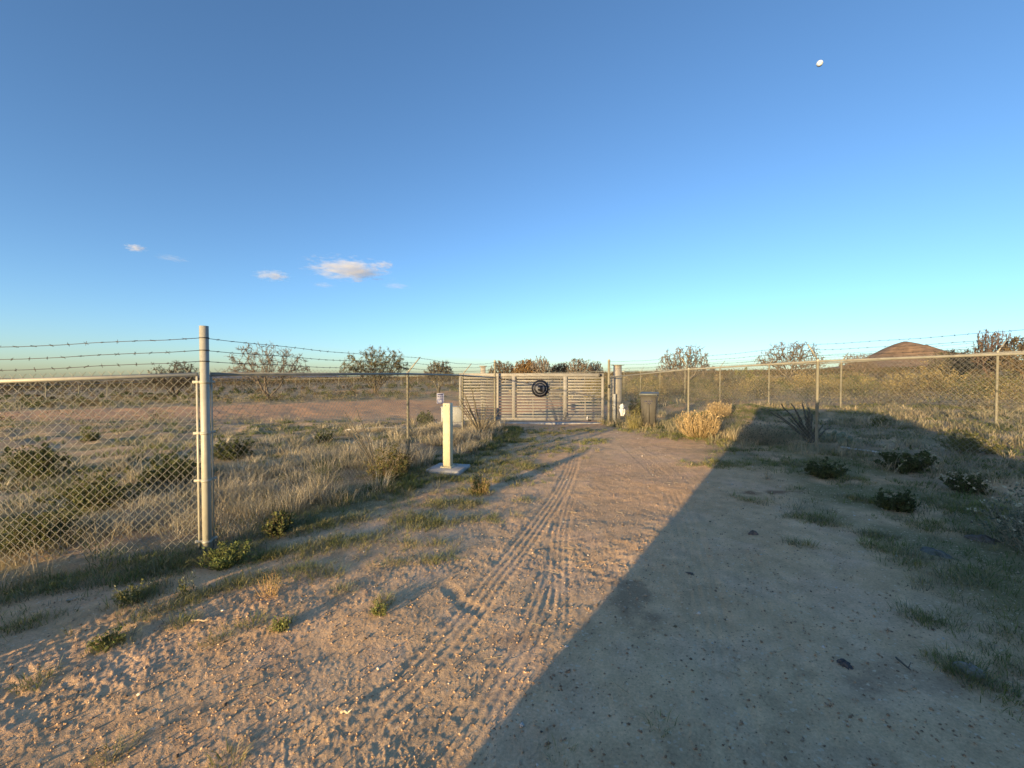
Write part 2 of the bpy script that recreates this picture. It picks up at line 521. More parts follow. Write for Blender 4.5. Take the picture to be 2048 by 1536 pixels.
rp = t.nodes.new('ShaderNodeValToRGB'); rp.color_ramp.elements[0].position = .3; rp.color_ramp.elements[1].position = .72
rp.color_ramp.elements[0].color = (.72, .72, .72, 1); rp.color_ramp.elements[1].color = (1.2, 1.2, 1.2, 1)
t.links.new(n1.outputs['Fac'], rp.inputs[0])
mu = t.nodes.new('ShaderNodeMix'); mu.data_type = 'RGBA'; mu.blend_type = 'MULTIPLY'; mu.inputs['Factor'].default_value = 1
t.links.new(a.outputs['Color'], mu.inputs[6]); t.links.new(rp.outputs[0], mu.inputs[7])
rv = t.nodes.new('ShaderNodeValToRGB'); rv.color_ramp.elements[0].position = .955; rv.color_ramp.elements[1].position = .985
sepc = t.nodes.new('ShaderNodeSeparateColor'); t.links.new(vo.outputs['Color'], sepc.inputs[0]); t.links.new(sepc.outputs[0], rv.inputs[0])
mg = t.nodes.new('ShaderNodeMix'); mg.data_type = 'RGBA'; mg.inputs[7].default_value = (.70, .54, .36, 1)
t.links.new(rv.outputs[0], mg.inputs['Factor']); t.links.new(mu.outputs[2], mg.inputs[6])
t.links.new(mg.outputs[2], b.inputs['Base Color'])
b.inputs['Roughness'].default_value = .95; b.inputs['Specular IOR Level'].default_value = .15
b1 = t.nodes.new('ShaderNodeBump'); b1.inputs['Distance'].default_value = .009; b1.inputs['Strength'].default_value = .8
t.links.new(n1.outputs['Fac'], b1.inputs['Height'])
b2 = t.nodes.new('ShaderNodeBump'); b2.inputs['Distance'].default_value = .003; b2.inputs['Strength'].default_value = .8
t.links.new(n3.outputs['Fac'], b2.inputs['Height']); t.links.new(b1.outputs[0], b2.inputs['Normal'])
t.links.new(b2.outputs[0], b.inputs['Normal'])
M['soil'] = m
ground = tag(obj('ground', gme, m), kind='structure', label='sandy desert ground with tyre tracks and thin grass')

# far hill and low mountains
def hill(name, cx, cy, hw, hd, h, colr, seed, ridge=0, label=None):
    n = 90
    u, v = np.meshgrid(np.linspace(-1.6, 1.6, n), np.linspace(-1.6, 1.6, n), indexing='ij')
    x = u.ravel(); y = v.ravel()
    rho = np.hypot(x, y * .9); e = np.exp(-(rho / .60) ** 1.55) * sstep(1.6, 1.0, rho) + .03 * (vn(x * 4, y * 4, seed) - .5)
    e += ridge * np.exp(-((x - .95) ** 2 * 3.2 + y * y * 2.5))
    z = h * e * (.93 + .16 * fbm(x * 3, y * 3, seed, 4)) + h * .05 * (fbm(x * 9, y * 9, seed + 9, 3) - .5)
    # build it turned square to the sight line
    L = math.hypot(cx, cy); fx, fy = cx / L, cy / L
    X = cx + x * hw * fy + y * hd * fx; Y = cy - x * hw * fx + y * hd * fy
    Z = base_z(X, Y) + z - h * .03
    ii = np.arange(n - 1)[:, None] * n; jj = np.arange(n - 1)[None, :]
    q = np.stack([ii + jj, ii + n + jj, ii + n + jj + 1, ii + jj + 1], -1).reshape(-1, 4)
    cc = np.array(colr) * (.55 + .6 * fbm(x * 14, y * 14, seed + 3, 4) + .22 * (fbm(x * 40, y * 40, seed + 5, 2) > .52))[:, None]
    return tag(obj(name, mesh_np(name, np.stack([X, Y, Z], 1), [q], True, cc), M['bark']), kind='structure', label=label)
hill('hill', 790, 850, 122, 160, 56, (.24, .165, .105), 5, .25, 'bare brown cone shaped hill on the skyline')
hill('mountain', -5600, 8600, 1300, 900, 110, (.20, .20, .22), 15, .6, 'low faint mountain on the far left skyline')  # bluish grey of distance haze is put into the ridge colour

# ------------------------------------------------------------------ chain link fences
H = 1.54
def chain_panel(p0, p1, h=H, pitch=.0725, rw=.0021, over=.02, s_in=0.0):
    """woven wire between two posts: each wire zigzags from the ground to above the rail"""
    p0 = np.array(p0, float); p1 = np.array(p1, float)
    L = math.hypot(*(p1 - p0)[:2]); w_ = pitch / 2
    n = int(L / w_)
    ns = int((h - .03) / w_)
    k = np.arange(n); i = np.arange(ns + 1)
    K, I = np.meshgrid(k, i, indexing='ij')
    S = (K + ((I + K) % 2)) * w_ * (L / (n * w_))
    S = np.clip(S, 0, L)
    Z = h - I * w_ * 1.0
    T = S / L
    depth = np.where((I + K) % 2 == 0, .0022, -.0022)
    nx, ny = -(p1 - p0)[1] / L, (p1 - p0)[0] / L
    bow = .012 * np.sin(T * math.pi * 3 + p0[0]) * np.sin(Z * 2.2)
    X = p0[0] + (p1 - p0)[0] * T + nx * (depth + bow); Y = p0[1] + (p1 - p0)[1] * T + ny * (depth + bow)
    zb = base_z(X.ravel(), Y.ravel()).reshape(X.shape) if True else 0
    zl = p0[2] + (p1 - p0)[2] * T
    lift = np.maximum(0, zb + .01 - (zl + Z)) * 0
    ZZ = zl + Z + lift
    P = np.stack([X, Y, ZZ], -1)
    A = P[:, :-1].reshape(-1, 3); B = P[:, 1:].reshape(-1, 3)
    # open ends above the rail
    top = P[:, 0]; nxt = P[:, 1]
    ext = top + (top - nxt) * np.array([.75, .75, .75]) * np.array([-1, -1, 1])
    ext = top + np.stack([(top - nxt)[:, 0], (top - nxt)[:, 1], (top - nxt)[:, 2]], -1) * .8
    A = np.concatenate([A, top]); B = np.concatenate([B, ext])
    v, f = segs_arrays(A, B, rw, rw, 3)
    return mesh_np('chain_link_mesh', v, [f])

def strand(pts, rw=.0022, barb=.13, sag=.02, big=1.0):
    """barbed wire through a list of points"""
    mb = MB(); full = []
    for a_, b_ in zip(pts[:-1], pts[1:]):
        a_ = Vector(a_); b_ = Vector(b_); n = max(4, int((b_ - a_).length / .25))
        for k in range(n):
            t = k / n
            p = a_.lerp(b_, t); p.z -= sag * math.sin(math.pi * t) + .004 * math.sin(t * 19 + a_.x * 7)
            full.append(p)
    full.append(Vector(pts[-1]))
    mb.tube(full, rw, 4)
    s = 0; nextb = barb; A = []; B = []
    for a_, b_ in zip(full[:-1], full[1:]):
        L = (b_ - a_).length
        while nextb < s + L and barb > 0:
            p = a_.lerp(b_, (nextb - s) / L)
            for _ in range(2):
                d = Vector((random.uniform(-1, 1), random.uniform(-1, 1), random.uniform(-1, 1))).normalized() * .016 * big
                A.append(tuple(p - d)); B.append(tuple(p + d))
            dd = (b_ - a_).normalized() * .007
            A.append(tuple(p - dd)); B.append(tuple(p + dd))
            nextb += barb * random.uniform(.9, 1.1)
        s += L
    if A:
        r = [.0016 * big, .0016 * big, .0042 * big] * (len(A) // 3)
        mb.segs(A, B, r, r, 3)
    return mb

def post_mesh(x, y, z, h, r=.024, cap=True, sides=10):
    mb = MB()
    prof = [(r, -.15), (r, h - .01)]
    if cap: prof += [(r * 1.14, h - .01), (r * 1.14, h + .012), (r * .8, h + .03), (r * .25, h + .04)]
    else: prof += [(r, h), (r * .85, h)]
    mb.lathe((x, y, z), prof, sides)
    return mb

def arm_mb(x, y, z, h, out, L=.36):
    mb = MB()
    d = Vector((out[0], out[1], 1.15)).normalized()
    p = Vector((x, y, z + h + .02))
    mb.tube([p - d * .02, p + d * L], [.014, .010], 6)
    return mb, [tuple(p + d * L * f) for f in (.95, .62, .28)]

def fence_run(root, posts, out, mesh_pitch=.0725, wire=.0021, rail_r=.019, post_r=.024, first_pts=None, last_pts=None, skip_post=(), barb=.13, big=1.0, sides=10, h=H, mesh=True):
    """posts, rail, woven mesh, arms and three barbed strands along a list of posts"""
    strands = [[], [], []]
    n = len(posts)
    if first_pts:
        for k in range(3): strands[k].append(first_pts[k])
    for i, (x, y, z) in enumerate(posts):
        if i in skip_post: continue
        po = post_mesh(x, y, z, h, post_r, True, sides).build('post', M['galv'], root, True)
        mb, tips = arm_mb(x, y, z, h, out)
        mb.build('barb_arm', M['rail'], po, True)
        for k in range(3): strands[k].append(tips[k])
    if last_pts:
        for k in range(3): strands[k].append(last_pts[k])
    rl = MB(); rl.tube([(x, y, z + h - .005) for x, y, z in posts], rail_r, sides)
    rl.build('top_rail', M['rail'], root, True)
    if mesh:
        for a_, b_ in zip(posts[:-1], posts[1:]):
            obj('chain_link_mesh', chain_panel(a_, b_, h + .018, mesh_pitch, wire), M['galv_wire'], root)
    for k in range(3):
        if len(strands[k]) > 1:
            strand(strands[k], .0024 * big, barb, .025, big).build('barbed_wire', M['barb'], root)

# --- corner post and the fence running left from it
CP = (-2.64, 3.63, -.03)
LP = (-5.6, 3.25, -.14)
cp_h = 1.95
root = thing('chain_link_fence', 'near chain-link fence with bright rail running left from the tall corner post', 'fence', CP, 0, 'chain-link fences')
def local(root, pts): return pts
# geometry is written in world coordinates, so the parent stays at the origin
root.location = (0, 0, 0)
def corner_post(root, x, y, z, h, r, dirs, bands=(.09, .62, 1.03, 1.47)):
    mb = MB(); mb.lathe((x, y, z), [(r, -.2), (r, h), (r * .92, h), (r * .90, h - .02), (r * .1, h - .02)], 20)
    po = mb.build('corner_post', M['galv'], root, True)
    for (dx, dy) in dirs:
        bar = MB(); bx, by = x + dx * (r + .028), y + dy * (r + .028)
        bar.box((bx, by, z + H / 2 + .01), (.016, .006, H - .01), math.atan2(dy, dx))
        bar.build('tension_bar', M['galv'], po)
        for bz in bands:
            bd = MB()
            bd.lathe((x, y, z + bz), [(r + .001, -.012), (r + .005, -.012), (r + .005, .012), (r + .001, .012)], 16)
            bd.box((x + dx * (r + .024), y + dy * (r + .024), z + bz), (.075, .014, .022), math.atan2(dy, dx))
            bd.build('tension_band', M['galv'], po)
    return po
def unit(a, b):
    d = math.hypot(b[0] - a[0], b[1] - a[1]); return ((b[0] - a[0]) / d, (b[1] - a[1]) / d)
cst = [(CP[0], CP[1], 1.818), (CP[0], CP[1], 1.712), (CP[0], CP[1], 1.618)]
uL = unit(CP, LP)
corner_post(root, *CP, cp_h, .034, [uL])
lp_po = post_mesh(*LP, H, .024).build('post', M['galv'], root, True)
MB().tube([(CP[0] + uL[0] * .06, CP[1] + uL[1] * .06, CP[2] + H - .005), (LP[0], LP[1], LP[2] + H - .005)], .018, 12).build('top_rail', M['galv'], root, True)
obj('chain_link_mesh', chain_panel((CP[0] + uL[0] * .06, CP[1] + uL[1] * .06, CP[2]), LP, H + .018, .0725, .0020), M['galv_wire'], root)
for k, zz in enumerate((1.818, 1.712, 1.618)):
    slope = (-.082, -.077, -.071)[k] / 1.54
    e = (LP[0], LP[1], zz + slope * 2.98)
    strand([(CP[0] + uL[0] * .03, CP[1] + uL[1] * .03, zz), e], .0026, .125, .012, 1.15).build('barbed_wire', M['barb'], root)
    rg = MB(); rg.lathe((CP[0], CP[1], zz), [(.035, -.004), (.038, -.004), (.038, .004), (.035, .004)], 14)
    rg.build('wire_wrap', M['barb'], root)

# --- fence from the corner post to the gate
P820 = (-1.85, 7.5, gz(-1.85, 7.5)); P925 = (-1.255, 10.72, gz(-1.255, 10.72)); GL = (-.57, 14.1, gz(-.57, 14.1))
root = thing('chain_link_fence', 'chain-link fence from tall corner post back to the gate', 'fence', group='chain-link fences')
uR = unit(CP, P820)
startp = (CP[0] + uR[0] * .06, CP[1] + uR[1] * .06, CP[2])
# tension bar on this side
bar = MB(); bar.box((CP[0] + uR[0] * .062, CP[1] + uR[1] * .062, CP[2] + H / 2), (.016, .006, H - .02), math.atan2(uR[1], uR[0])); bar.build('tension_bar', M['galv'], root)
for bz in (.09, .62, 1.03, 1.47):
    MB().box((CP[0] + uR[0] * .066, CP[1] + uR[1] * .066, CP[2] + bz), (.06, .012, .022), math.atan2(uR[1], uR[0])).build('tension_band', M['galv'], root)
gl_top = 1.5 + (750 - 722) / F * 14.1 - GL[2]
gpts = [(GL[0], GL[1], GL[2] + gl_top - .04), (GL[0], GL[1], GL[2] + gl_top - .15), (GL[0], GL[1], GL[2] + gl_top - .27)]
fence_run(root, [startp, P820, P925, GL], (.985, -.19), .0725, .0018, skip_post=(0, 3), first_pts=cst, last_pts=gpts)
tp = MB(); tp.lathe(GL, [(.036, -.2), (.036, gl_top - .02), (.042, gl_top - .02), (.042, gl_top), (.01, gl_top + .04)], 14)
tp.build('terminal_post', M['galv'], root, True)

# --- fence from the gate forward along the right of the drive
GR = (3.21, 14.0, gz(3.21, 14.0)); R1 = (4.43, 10.6, gz(4.43, 10.6)); R2 = (5.38, 7.44, gz(5.38, 7.44)); R3 = (6.35, 4.35, gz(6.35, 4.35)); R4 = (7.2, 1.4, gz(7.2, 1.4))
root = thing('chain_link_fence', 'chain-link fence on the right of the drive, half in shade', 'fence', group='chain-link fences')
gr_top = 1.5 + (750 - 720) / F * 14.0 - GR[2]
gpr = [(GR[0], GR[1], GR[2] + gr_top - .05), (GR[0], GR[1], GR[2] + gr_top - .16), (GR[0], GR[1], GR[2] + gr_top - .28)]
fence_run(root, [GR, R1, R2, R3, R4], (-.96, -.28), .0725, .0016, skip_post=(0,), first_pts=gpr)
tp = MB(); tp.lathe(GR, [(.040, -.2), (.040, gr_top - .02), (.046, gr_top - .02), (.046, gr_top), (.01, gr_top + .03)], 14)
gp = tp.build('terminal_post', M['galv'], root, True)
for k in range(9):
    MB().tube([(GR[0] + .035, GR[1] - .02, GR[2] + .9 + k * .11), (GR[0] + .075, GR[1] - .05, GR[2] + .93 + k * .11)], .008, 5).build('wire_tie', M['galv'], gp)
MB().box((GR[0] - .01, GR[1] - .06, GR[2] + 1.24), (.05, .05, .11), .5, bev=.012).build('latch', M['black'], gp)

# --- long fence running back on the right, beyond the drive
def Bp(px):
    d = 11.2 / ((px - 1024) / F + .0995); x = (px - 1024) / F * d
    return (x, d, gz(x, d))
root = thing('chain_link_fence', 'long chain-link fence running straight back behind the right drive fence', 'fence', group='chain-link fences')
near = [(10.98, 5.6, gz(10.98, 5.6)), Bp(1994), Bp(1682), Bp(1538), Bp(1440), Bp(1370), Bp(1320), Bp(1281), Bp(1248)]
fence_run(root, near, (.98, .1), .0725, .0016)
root = thing('chain_link_fence', 'far chain-link fence whose hooked posts show above the gate', 'fence', group='chain-link fences')
farp = [Bp(1248)] + [Bp(p) for p in (1217, 1192, 1169, 1150, 1134, 1121, 1109, 1097.5, 1088)]
fence_run(root, farp, (.98, .1), .24, .0035, .024, .027, skip_post=(0,), barb=0, big=1.6, sides=6)
# back fence and left boundary fence
root = thing('chain_link_fence', 'distant fence with pale posts across the back of the lot', 'fence', group='chain-link fences')
c0 = Bp(1088)[:2]; c1 = (-44.5, 77)
nb = 17
bk = [(c0[0] + (c1[0] - c0[0]) * k / nb, c0[1] + (c1[1] - c0[1]) * k / nb) for k in range(nb + 1)]
fence_run(root, [(x, y, gz(x, y)) for x, y in bk], (-.2, 1), .36, .0035, .026, .05, skip_post=(0,), barb=0, big=2, sides=6)
root = thing('chain_link_fence', 'distant fence with yellow lit posts along the far left', 'fence', group='chain-link fences')
lf = [(-43.2, 33.5)] + [(-43.5 - .05 * k, 39.4 + 3.05 * k) for k in range(12)] + [c1]
fence_run(root, [(x, y, gz(x, y)) for x, y in lf], (-1, .1), .36, .0035, .026, .05, barb=0, big=2, sides=6)

# ------------------------------------------------------------------ the gate
GY = 14.36
gz0 = -.045                       # underside of the gate above datum
GX0, GX1 = -1.80, 3.12
gate = thing('slatted_gate', 'wide sliding gate of pale horizontal slats with round black emblem', 'gate', (0, 0, 0))
gh = 1.60
MB().box(((GX0 + GX1) / 2, GY, gz0 + gh - .055), (GX1 - GX0, .06, .11), bev=.006).build('top_beam', M['gate'], gate)
MB().box(((GX0 + GX1) / 2, GY, gz0 + .05), (GX1 - GX0, .06, .10), bev=.006).build('bottom_beam', M['gate'], gate)
stx = [GX0 + .04, -.48, .06, 1.80, GX1 - .04]
for k, sx in enumerate(stx):
    wv = .115 if k in (2, 3) else .08
    MB().box((sx, GY - (.05 if k in (2, 3) else .0), gz0 + gh / 2 - (0 if k not in (2, 3) else .0)), (wv, .05 if k in (2, 3) else .058, gh - .225 if k not in (2, 3) else gh - .20), bev=.005).build('stile', M['gate'], gate)
sl = None
zs = np.linspace(gz0 + .155, gz0 + gh - .155, 14)
for (a_, b_) in ((GX0 + .08, -.52), (-.44, .06), (.06, 1.80), (1.80, GX1 - .08)):
    me = MB().box((0, 0, 0), (b_ - a_ - .004, .018, .047), bev=.004).mesh('slat')
    me.materials.append(M['gate'])
    for z in zs:
        o = obj('slat', me, None, gate, ((a_ + b_) / 2, GY, z + random.uniform(-.002, .002)))
        o.rotation_euler = (random.uniform(-.03, .03), random.uniform(-.0012, .0012), 0)
# emblem
ex, ez = (1080 - 1024) / F * GY, 1.5 + (750 - 777) / F * GY
er = 17.2 / F * GY
def disc(mb, cx, cz, r, y0, y1, n=40):
    mb.prism([(cx + r * math.cos(2 * math.pi * k / n), cz + r * math.sin(2 * math.pi * k / n)) for k in range(n)], y0, y1)
em = MB(); disc(em, ex, ez, er, GY - .085, GY - .035); em = em.build('emblem', M['black'], gate)
def ring(cx, cz, r0, r1, y, n=40):
    v = []
    for k in range(n):
        c, s = math.cos(2 * math.pi * k / n), math.sin(2 * math.pi * k / n)
        v += [(cx + r0 * c, y, cz + r0 * s), (cx + r1 * c, y, cz + r1 * s), (cx + r0 * c, y + .012, cz + r0 * s), (cx + r1 * c, y + .012, cz + r1 * s)]
    q = []
    for k in range(n):
        a0 = 4 * k; b0 = 4 * ((k + 1) % n)
        q += [(a0, b0, b0 + 1, a0 + 1), (a0, a0 + 2, b0 + 2, b0), (a0 + 1, b0 + 1, b0 + 3, a0 + 3)]
    mb = MB(); mb.add(v, [q]); return mb
ring(ex, ez, er * .70, er * .76, GY - .092).build('emblem_ring', M['ringgrey'], em)
d2 = MB(); disc(d2, ex, ez, er * .50, GY - .094, GY - .086); d2.build('emblem_center', M['ringgrey'], em)
q = er * .36
st = [(-.62, .95), (-.3, 1.0), (.75, .98), (.78, -.95), (.25, -1.0), (-.75, -.55), (-.85, -.3), (-.7, .1), (-.85, .45)]
MB().prism([(ex + a_ * q, ez + b_ * q * 1.05) for a_, b_ in st][::-1], GY - .102, GY - .095).build('emblem_shape', M['black'], em)
# hardware
MB().box((2.0 + .98, GY - .055, gz0 + gh - .06), (.09, .05, .09), bev=.01).build('sensor_box', M['black'], gate)
MB().lathe((2.62, GY - .07, gz0 - .02), [(.05, 0), (.05, .05)], 12).build('guide_roller', M['rubber'], gate)
MB().box((2.55, GY - .05, gz0 + .08), (.03, .04, .12), bev=.004).build('roller_bracket', M['white'], gate)
for bx in (.72, 2.5):
    MB().box((bx, GY + .06, gz0 + .4), (.035, .035, .78)).build('rear_brace', M['column'], gate)
# sill under the gate
sill = MB(); sill.box((.72, GY + .02, gz(.7, GY) - .05), (5.2, .34, .16), bev=.01)
tag(sill.build('gate_sill', M['concrete']), kind='structure', label='concrete strip under the gate')

def column(label, x, y, zb, h, wd, rz):
    r_ = thing('steel_column', label, 'column', (x, y, zb), rz, 'capped steel columns beside the gate')
    MB().box((0, 0, h / 2 - .1), (wd, wd, h + .2), bev=.006).build('shaft', M['column'], r_)
    MB().box((0, 0, h + .012), (wd * 1.55, wd * 1.55, .024), bev=.004).build('cap_plate', M['column'], r_)
    return r_
column('square steel column with flat cap behind the left gate section', (966 - 1024) / F * 14.9, 14.9, gz(-1, 14.9), 1.5 + (750 - 733) / F * 14.9 - gz(-1, 14.9), .17, R(8))
zc = gz(3.55, 14.35)
column('square steel column with flat cap right of the gate', (1235 - 1024) / F * 14.35, 14.35, zc, 1.5 + (750 - 731) / F * 14.35 - zc, .20, R(24))
r_ = thing('gate_receiver', 'dark steel channel standing between gatepost and capped column', 'gate receiver', (3.37, 14.2, gz(3.37, 14.2)))
MB().box((0, 0, .78), (.10, .09, 1.62), bev=.006).build('channel', M['column'], r_)
MB().box((.06, -.07, .48), (.075, .05, 1.0), bev=.006).build('guide_plate', M['cabinet'], r_)

# operator cabinet
cy = 12.9; czb = gz(-1.8, cy)
r_ = thing('operator_cabinet', 'grey metal operator cabinet behind the fence beside the gate', 'cabinet', (-1.83, cy, czb))
MB().box((0, 0, .39), (.62, .36, .44), bev=.012).build('body', M['cabinet'], r_)
MB().box((0, -.004, .62), (.66, .40, .025), bev=.008).build('lid', M['cabinet'], r_)
MB().box((0, 0, .06), (.74, .46, .2), bev=.01).build('footing', M['concrete'], r_)
MB().box((-.1, -.185, .40), (.03, .012, .07), bev=.003).build('handle', M['black'], r_)

# pedestal (bollard) with its pad
def pedestal(label, x, y, zb, rz, h=1.06):
    r_ = thing('keypad_pedestal', label, 'pedestal', (x, y, zb), rz, 'cream steel pedestals')
    sh = MB().box((0, 0, .045 + h / 2), (.124, .124, h - .045), bev=.006).build('shaft', M['pedestal'], r_)
    MB().box((0, 0, .045 + .012), (.19, .19, .018), bev=.003).build('base_plate', M['pedestal'], r_)
    MB().box((.01, .0, .0), (.56, .56, .10), bev=.012).build('concrete_pad', M['concrete'], r_)
    hole = MB(); disc(hole, -.012, h - .015, .007, -.066, -.0625, 12); hole.build('bolt_hole', M['signdark'], sh)
    for sx in (-1, 1):
        for sy in (-1, 1):
            MB().lathe((sx * .08, sy * .08, .06), [(.009, 0), (.009, .02), (.004, .024)], 8).build('bolt', M['galv'], r_)
    return r_
pb = G(896, 941)
pedestal('square cream pedestal on a pale concrete pad beside the drive', pb.x, pb.y, float(ground_z(pb.x, pb.y)[0]) + .005, R(8.7 - 23))

# small blue sign wired to the fence
t_ = 1.54; sx_, sy_ = -1.85 + .19 * t_, 7.5 + .98 * t_
r_ = thing('fence_sign', 'small blue notice with pale border wired to the fence', 'sign', (sx_ + .03, sy_ - .01, 1.0), R(0))
MB().box((0, 0, 0), (.155, .004, .225), bev=.001).build('panel', M['signblue'], r_)
for (cx_, cz_, w2, h2, mt) in ((0, .108, .15, .006, 'signwhite'), (0, .055, .145, .008, 'signwhite'), (0, .012, .145, .008, 'signwhite'), (-.072, 0, .006, .22, 'signwhite'), (.072, 0, .006, .22, 'signwhite'),
                               (-.045, .034, .022, .022, 'signdark'), (-.008, .034, .026, .022, 'signdark'), (.04, .034, .034, .022, 'signdark'),
                               (0, .082, .1, .02, 'signdark'), (.02, -.01, .08, .012, 'signdark'), (-.025, -.06, .022, .05, 'signwhite'), (.015, -.06, .024, .05, 'signwhite'), (0, -.1, .1, .008, 'signdark')):
    MB().box((cx_, -.0035, cz_), (w2, .002, h2)).build('print', M[mt], r_)

# wheelie bin
bb = G(1299, 855)
bx_, by_ = bb.x + .02, bb.y + .12
r_ = thing('wheelie_bin', 'grey wheeled refuse bin standing behind the mesh', 'bin', (bx_, by_, gz(bx_, by_)), R(-24))
body = MB(); body.box((0, 0, .48), (.40, .42, .84), bev=.03)
v = body.v[0]; tt = (v[:, 2] - .06) / .84; v[:, 0] *= .86 + .26 * tt; v[:, 1] *= .84 + .28 * tt
body.build('body', M['bin'], r_, False)
rim = MB().box((0, 0, .90), (.50, .52, .035), bev=.01).build('rim', M['bin'], r_)
lid = MB(); lid.box((0, .02, .945), (.50, .55, .05), bev=.02); v = lid.v[0]; v[:, 2] += -.10 * (v[:, 1] + .25) * 0 + .03 * (v[:, 1] > 0)
lid.build('lid', M['binlid'], r_)
MB().tube([(-.18, .30, .93), (.18, .30, .93)], .014, 8).build('handle', M['binlid'], r_)
for s in (-1, 1):
    wl = MB(); wl.tube([(s * .17, .20, .09), (s * .22, .20, .09)], .09, 14); wl.build('wheel', M['rubber'], r_)
MB().box((0, -.228, .40), (.07, .02, .62), bev=.008).build('front_rib', M['bin'], r_)
for (mx_, mz_, mw, mh) in ((-.07, .75, .07, .028), (.02, .755, .05, .03), (.09, .76, .05, .028), (.0, .70, .03, .03), (.05, .695, .04, .03)):
    MB().box((mx_, -.252 + (.76 - mz_) * -.0 + (.9 - mz_) * .06, mz_), (mw, .006, mh)).build('mark', M['signdark'], r_)

# white plastic bag snagged by the column
def crumple(n, wd, ht, seed, depth):
    u, v = np.meshgrid(np.linspace(-1, 1, n), np.linspace(0, 1, n), indexing='ij')
    u = u.ravel(); v = v.ravel()
    prof = np.interp(v, [0, .18, .45, .60, .66, .72, .86, 1.0], [.32, .62, .95, .8, .26, .70, .62, .18])
    x = u * prof * wd / 2 + (fbm(u * 2, v * 3, seed, 3) - .5) * .05
    y = (fbm(u * 2.5, v * 4, seed + 5, 3) - .5) * depth * 2 - np.sqrt(np.maximum(0, 1 - u * u)) * prof * depth
    z = v * ht + (fbm(u * 3, v * 3, seed + 8, 2) - .5) * .04
    ii = np.arange(n - 1)[:, None] * n; jj = np.arange(n - 1)[None, :]
    q = np.stack([ii + jj, ii + n + jj, ii + n + jj + 1, ii + jj + 1], -1).reshape(-1, 4)
    V = np.stack([x, y, z], 1); V2 = V.copy(); V2[:, 1] = -V[:, 1] * .8 + .01
    m_ = MB(); m_.add(V, [q]); m_.add(V2, [q[:, ::-1]]); return m_
bgx, bgy = (1245 - 1024) / F * 13.2, 13.2
bgz = 1.5 + (750 - 832) / F * 13.2
r_ = thing('plastic_bag', 'crumpled white plastic bag tied beside the gate column', 'bag', (bgx, bgy, bgz))
crumple(14, .22, .37, 4, .06).build('bag', M['white'], r_, True)
MB().tube([(-.28, .12, .32), (-.12, .05, .27), (0, -.06, .245), (.1, -.02, .25), (.16, .12, .25)], .008, 6).build('cord', M['barb'], r_, True)

# pipes lying on the ground
def pipe(label, a_, b_, r, mat):
    n = 8; P = []
    for k in range(n + 1):
        t = k / n; x = a_.x + (b_.x - a_.x) * t; y = a_.y + (b_.y - a_.y) * t
        P.append((x, y, float(ground_z(x, y)[0]) + r + .012))
    return tag(MB().tube(P, r, 8).build('pipe', mat, None, True), label, 'pipe', 'loose pipes on the ground')
pipe('thin pale pipe on the ground in front of prickly pear', G(1682, 895), G(1770, 907), .012, M['white'])
pipe('long pale pipe lying behind the grass left of the pedestal', G(690, 862), G(905, 857), .016, M['concrete'])

# ------------------------------------------------------------------ plants
def blades(B, Hh, W, lean, az, colr, tipcol, bend=.5):
    """tapered grass blades; B base points"""
    n = len(B)
    dx = np.cos(az) * lean; dy = np.sin(az) * lean
    px_, py_ = -np.sin(az + rng.uniform(-1.2, 1.2, n)), np.cos(az + rng.uniform(-1.2, 1.2, n))
    side = np.stack([px_, py_, np.zeros(n)], 1) * (W / 2)[:, None]
    mid = B + np.stack([dx * .38 * Hh, dy * .38 * Hh, .58 * Hh], 1)
    tip = B + np.stack([dx * Hh, dy * Hh, Hh * (1 - bend * np.minimum(1, lean) ** 2 * .5)], 1)
    V = np.stack([B - side, B + side, mid + side * .75, mid - side * .75, tip], 1).reshape(-1, 3)
    base = (np.arange(n) * 5)[:, None]
    q = base + np.array([[0, 1, 2, 3]]); t3 = base + np.array([[3, 2, 4]])
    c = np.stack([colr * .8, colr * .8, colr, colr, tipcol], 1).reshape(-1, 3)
    return V, q, t3, c

def tufts(name, label, xs, ys, nb, hmin, hmax, wd, cols, spread, lean0, kind='stuff', seedheads=0, mat='blade'):
    zs_ = ground_z(xs, ys)
    n = len(xs)
    k = np.repeat(np.arange(n), nb if hasattr(nb, '__len__') else np.full(n, nb))
    th = rng.uniform(hmin, hmax, n)[k] * rng.uniform(.45, 1.0, len(k))
    a_ = rng.uniform(0, 2 * np.pi, len(k)); rr = np.sqrt(rng.uniform(0, 1, len(k))) * spread
    B = np.stack([xs[k] + np.cos(a_) * rr, ys[k] + np.sin(a_) * rr, zs_[k] - .012], 1)
    lean = np.abs(rng.normal(lean0, .25, len(k))) + .05
    az = a_ + rng.normal(0, .7, len(k))
    cols = np.asarray(cols, float)
    ci = rng.integers(0, len(cols), n)[k]
    mix = rng.uniform(0, .35, len(k))[:, None]
    cc = cols[ci] * (1 - mix) + cols[rng.integers(0, len(cols), len(k))] * mix
    cc = cc * rng.uniform(.75, 1.2, len(k))[:, None]
    dist = np.hypot(B[:, 0], B[:, 1])
    W = wd * np.clip(dist / 5, .7, 4.0) * rng.uniform(.7, 1.3, len(k))
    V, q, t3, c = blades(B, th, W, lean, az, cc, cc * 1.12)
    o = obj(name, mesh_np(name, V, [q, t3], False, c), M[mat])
    return tag(o, label, None, None, kind)

def scatter(n, x0, x1, y0, y1, dens):
    x = rng.uniform(x0, x1, n); y = rng.uniform(y0, y1, n)
    keep = rng.uniform(0, 1, n) < dens(x, y)
    return x[keep], y[keep]

def fence_line_x(y): return np.interp(y, [3.63, 7.5, 10.72, 14.1], [-2.64, -1.85, -1.255, -.57])
def in_view(x, y): return (np.abs(x) < 1.35 * y + .6)

